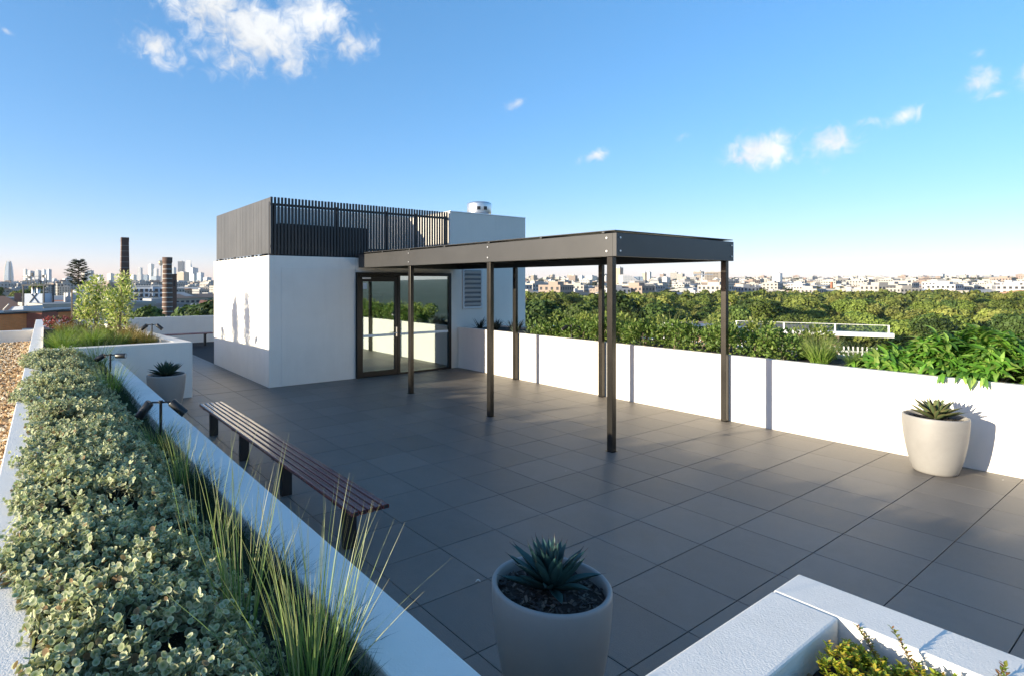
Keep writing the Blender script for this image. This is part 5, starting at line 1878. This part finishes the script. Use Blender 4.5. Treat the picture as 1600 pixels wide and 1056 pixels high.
def rooftop_plant():
    Y = 72.0
    k = Y / F_PX
    x, y = bearing(60, Y)
    t = thing('rooftop_tank_frame', 'white rooftop box with crossed braces, tanks and antennas above', 'rooftop plant', (x, y, 0), -YAW)
    Z = lambda py: EYE + (HOR - py) * k
    X = lambda px: (px - 60) * k
    wm = mat('bluish_sheet', (.52, .57, .64), .5)
    dk = mat('dark_steelwork', (.06, .065, .07), .6)
    MB().box(X(46), X(74), -.9, .9, Z(483), Z(459)).build('box', wm, t)
    for a, b in (((X(50), Z(478)), (X(66), Z(458))), ((X(73), Z(480)), (X(56), Z(458)))):
        MB().tube([(a[0], -.95, a[1]), (b[0], -.95, b[1])], .045, 6).build('brace', dk, t)
    for px in (44, 76):
        MB().box(X(px) - .07, X(px) + .07, -.95, -.80, Z(520), Z(446)).build('post', dk, t)
        MB().box(X(px) - .07, X(px) + .07, .80, .95, Z(520), Z(446)).build('post', dk, t)
    for px in (52, 60):
        MB().lathe([(.20, Z(458.9)), (.20, Z(449)), (.01, Z(448))], 12, 0, (X(px), 0, 0)).build('tank', GALV, t)
    MB().box(X(42), X(79), -1.0, 1.0, Z(446.9), Z(445)).build('platform', dk, t)
    MB().box(X(44), X(76), -1.2, 1.2, -6, Z(483.5)).build('plinth', dk, t)
    for i in range(13):
        px = 43 + i * 2.4 + rnd.uniform(-.5, .5)
        h = rnd.uniform(6, 21)
        dy = rnd.uniform(-.7, .7)
        o = MB().tube([(X(px), dy, Z(445)), (X(px), dy, Z(445 - h))], .03, 6).build('antenna_pole', dk, t)
        if i % 2 == 0:
            MB().box(X(px) - .11, X(px) + .11, dy - .22, dy - .06, Z(445 - h * .7), Z(445 - h)).build('antenna_panel', GALV if i % 4 else dk, o)
    for py in (439, 432):
        MB().box(X(44), X(69), -1.0, -.94, Z(py + .7), Z(py)).build('rail', dk, t)
    x, y = bearing(34, 60)
    t = thing('sawtooth_roof', 'pale blue metal roof with skylight and white pipes before the tank frame', 'roof', (x, y, 0), -YAW)
    k = 60 / F_PX
    MB().add([(-14 * k, -1, Z(497)), (13 * k, -1, Z(497)), (13 * k, -1, EYE - 36 * k), (-4 * k, -1, EYE - 37 * k), (-14 * k, -1, EYE - 46 * k)] + [(-14 * k, 2, Z(497)), (13 * k, 2, Z(497)), (13 * k, 2, EYE - 36 * k), (-4 * k, 2, EYE - 37 * k), (-14 * k, 2, EYE - 46 * k)],
             [(0, 1, 2, 3, 4), (9, 8, 7, 6, 5), (0, 5, 6, 1), (1, 6, 7, 2), (2, 7, 8, 3), (3, 8, 9, 4), (4, 9, 5, 0)]).build('roof', wm, t)
    MB().tube([(-16 * k, -1.2, EYE - 52 * k), (-15 * k, -1.2, EYE - 41 * k), (-7 * k, -1.2, EYE - 33 * k)], .06, 8).build('pipe', RENDER, t)
    MB().tube([(-12 * k, -1.2, EYE - 52 * k), (-6 * k, -1.2, EYE - 43 * k), (2 * k, -1.2, EYE - 52 * k)], .06, 8).build('pipe', RENDER, t)


rooftop_plant()

# metal and tiled roofs between here and the skyline
nl = 0
for i in range(64):
    Y = 75 * (900 / 75) ** rnd.random()
    px = rnd.uniform(-40, 335)
    if Y < 110 and (px > 150 or 30 < px < 85):
        continue
    x, y = bearing(px, Y)
    kd = rnd.choice(('house', 'house', 'block', 'flats' if Y > 350 else 'house', 'warehouse' if Y > 160 else 'block'))
    s = rnd.uniform(.8, 1.1)
    top = {'house': 6, 'block': 8.5, 'flats': 15, 'warehouse': 8.6}[kd] * s
    ytop = rnd.uniform(462, 486) if Y < 300 else rnd.uniform(456, 470)
    z = EYE + (HOR - ytop) * Y / F_PX - top
    z = min(z, -4.0)
    o = mesh_ob(NAMES[kd][0], BLD[kd, rnd.randrange(6)][0], None, (x, y, max(z, -17.0)))
    o.rotation_euler = (0, 0, rnd.gauss(.2, .5)); o.scale = (s, s, s)
    tag(o, {'house': 'pitched roof house on the slope below the city skyline', 'block': 'flat roofed building on the slope below the city skyline', 'flats': 'apartment block on the slope below the city skyline', 'warehouse': 'long shed on the slope below the city skyline'}[kd], NAMES[kd][2], NAMES[kd][0].replace('_', ' ') + 's below the skyline')


# --- neighbouring terrace on the right ----------------------------------
def neighbour():
    t = thing('neighbour_terrace', 'lower neighbouring terrace with white slab edge, glass balustrade and picket fence', 'building', (46.6, 18.3, -1.95), math.radians(24))
    t.scale = (1.9, 1.9, 1.9)
    wp = mat('neighbour_white', (.74, .73, .71), .7)
    MB().box(.4, 9, -7, 10, -8.2, -1.9).build('wall', FAR_GREY, t)
    MB().box(-.15, 9, -7.5, 10.5, -1.898, -1.75).build('floor', mat('terrace_floor_blue', (.20, .26, .36), .6), t)
    MB().box(-.25, .15, -2.6, 5.6, .19, .34).build('slab_edge', wp, t)
    MB().box(2.4, 8, -1.2, 5.6, -1.74, .05).build('shadow_block', mat('brown_shadow_tone', (.30, .18, .12), .8), t)  # brown block behind the fence; the shadows there are put into its colour
    MB().box(2.35, 2.40, .4, 2.2, -1.5, -.3).build('window', BLACKMET, t)
    for y in (1.2, 3.4, 5.5):
        MB().box(-.10, 0.0, y, y + .08, -1.74, .189).build('post', wp, t)
    rail = MB().box(-.03, .03, -2.5, 5.5, -.42, -.36).box(-.03, .03, -2.5, 5.5, -1.62, -1.56).build('fence_rail', wp, t)
    pk = MB().box(-.02, .02, -.022, .022, -1.72, -.20).build('picket', wp)
    for i in range(56):
        o = pk if i == 0 else pk.copy()
        if i:
            link(o)
        o.location = (-.045, -2.4 + i * .14, 0)
        o.parent = rail
    for y in (-2.5, -.9, .75, 2.4):
        MB().box(.0, .05, y, y + .05, .341, .60).build('balustrade_post', wp, t)
    MB().box(.015, .03, -2.48, 2.44, .36, .57).build('balustrade_glass', CLEAR, t)
    MB().box(.0, .05, -2.5, 2.46, .602, .618).build('handrail', wp, t)
    # white rails nearer the pergola
    for i, (px, py, Y, L, lb) in enumerate([(1078, 507, 26, 2.6, 'short white guard rail seen over the hedge left of the front post'), (1165, 513, 25, 2.2, 'short white guard rail just right of the front post')]):
        x, y = bearing(px, Y)
        z = EYE + (HOR - py) * Y / F_PX
        q = thing('guard_rail', lb, 'railing', (x, y, z), math.radians(100))
        MB().box(-L / 2, L / 2, -.06, .06, -.10, .06).build('rail', wp, q)
        for s in (-1, 0, 1):
            MB().box(s * L * .45 - .03, s * L * .45 + .03, -.03, .03, -2.0, -.101).build('post', wp, q)
        MB().box(-L / 2, L / 2, -.04, .04, -.36, -.30).build('lower_rail', wp, q)
    x, y = bearing(853, 17)
    z = EYE + (HOR - 511) * 17 / F_PX
    q = thing('metal_flashing', 'blue grey metal roof edge behind the right planter near the pavilion', 'roof edge', (x, y, z), math.radians(100))
    MB().box(-.32, .32, -.25, .25, -.04, .04).build('sheet', mat('blue_metal', (.30, .36, .45), .35, metal=.4), q)
    MB().box(-.25, .25, -.2, .2, -3, -.041).build('upstand', FAR_GREY, q)


neighbour()


# ------------------------------------------------------------------ scraps lying on the tiles
SCRAP = mat('white_scrap', (.72, .70, .66), .7)
for px, py, L, lb in ((747, 909, .035, 'curled white scrap on the tiles left of the foreground pot'), (884, 736, .014, 'tiny white fleck on the tiles before the front post'),
                      (1567, 750, .016, 'tiny white fleck on the tiles right of the sunlit pot'), (615, 678, .013, 'tiny white fleck on the tiles beyond the bench')):
    x, y = ground_at(px, py)
    pts = [(L * (a - .5), L * .25 * math.sin(a * 3.1), .003 + L * .30 * math.sin(a * 3.14)) for a in (0, .25, .5, .75, 1)]
    q = MB().tube(pts, [L * .06, L * .13, L * .16, L * .12, L * .05], 6).build('scrap', SCRAP, None, 0, (x, y, .001))
    q.rotation_euler = (0, 0, px)
    tag(q, lb, 'scrap')


# ------------------------------------------------------------------ the air over the city
def build_haze():
    o = MB().box(-5750, 5750, -5750, 5750, -60, 215).build('haze', HAZE_MAT)
    tag(o, 'thin pale haze that softens the far suburbs and skyline', 'haze', kind='stuff')


HAZE_MAT = bpy.data.materials.new('haze')
HAZE_MAT.use_nodes = True
nt_ = HAZE_MAT.node_tree
nt_.nodes.remove(nt_.nodes['Principled BSDF'])
pv_ = nt_.nodes.new('ShaderNodeVolumePrincipled')
pv_.inputs['Color'].default_value = (.92, .96, 1.0, 1)
pv_.inputs['Density'].default_value = 5.0e-5
pv_.inputs['Anisotropy'].default_value = 0.0
nt_.links.new(pv_.outputs[0], nt_.nodes['Material Output'].inputs['Volume'])
build_haze()
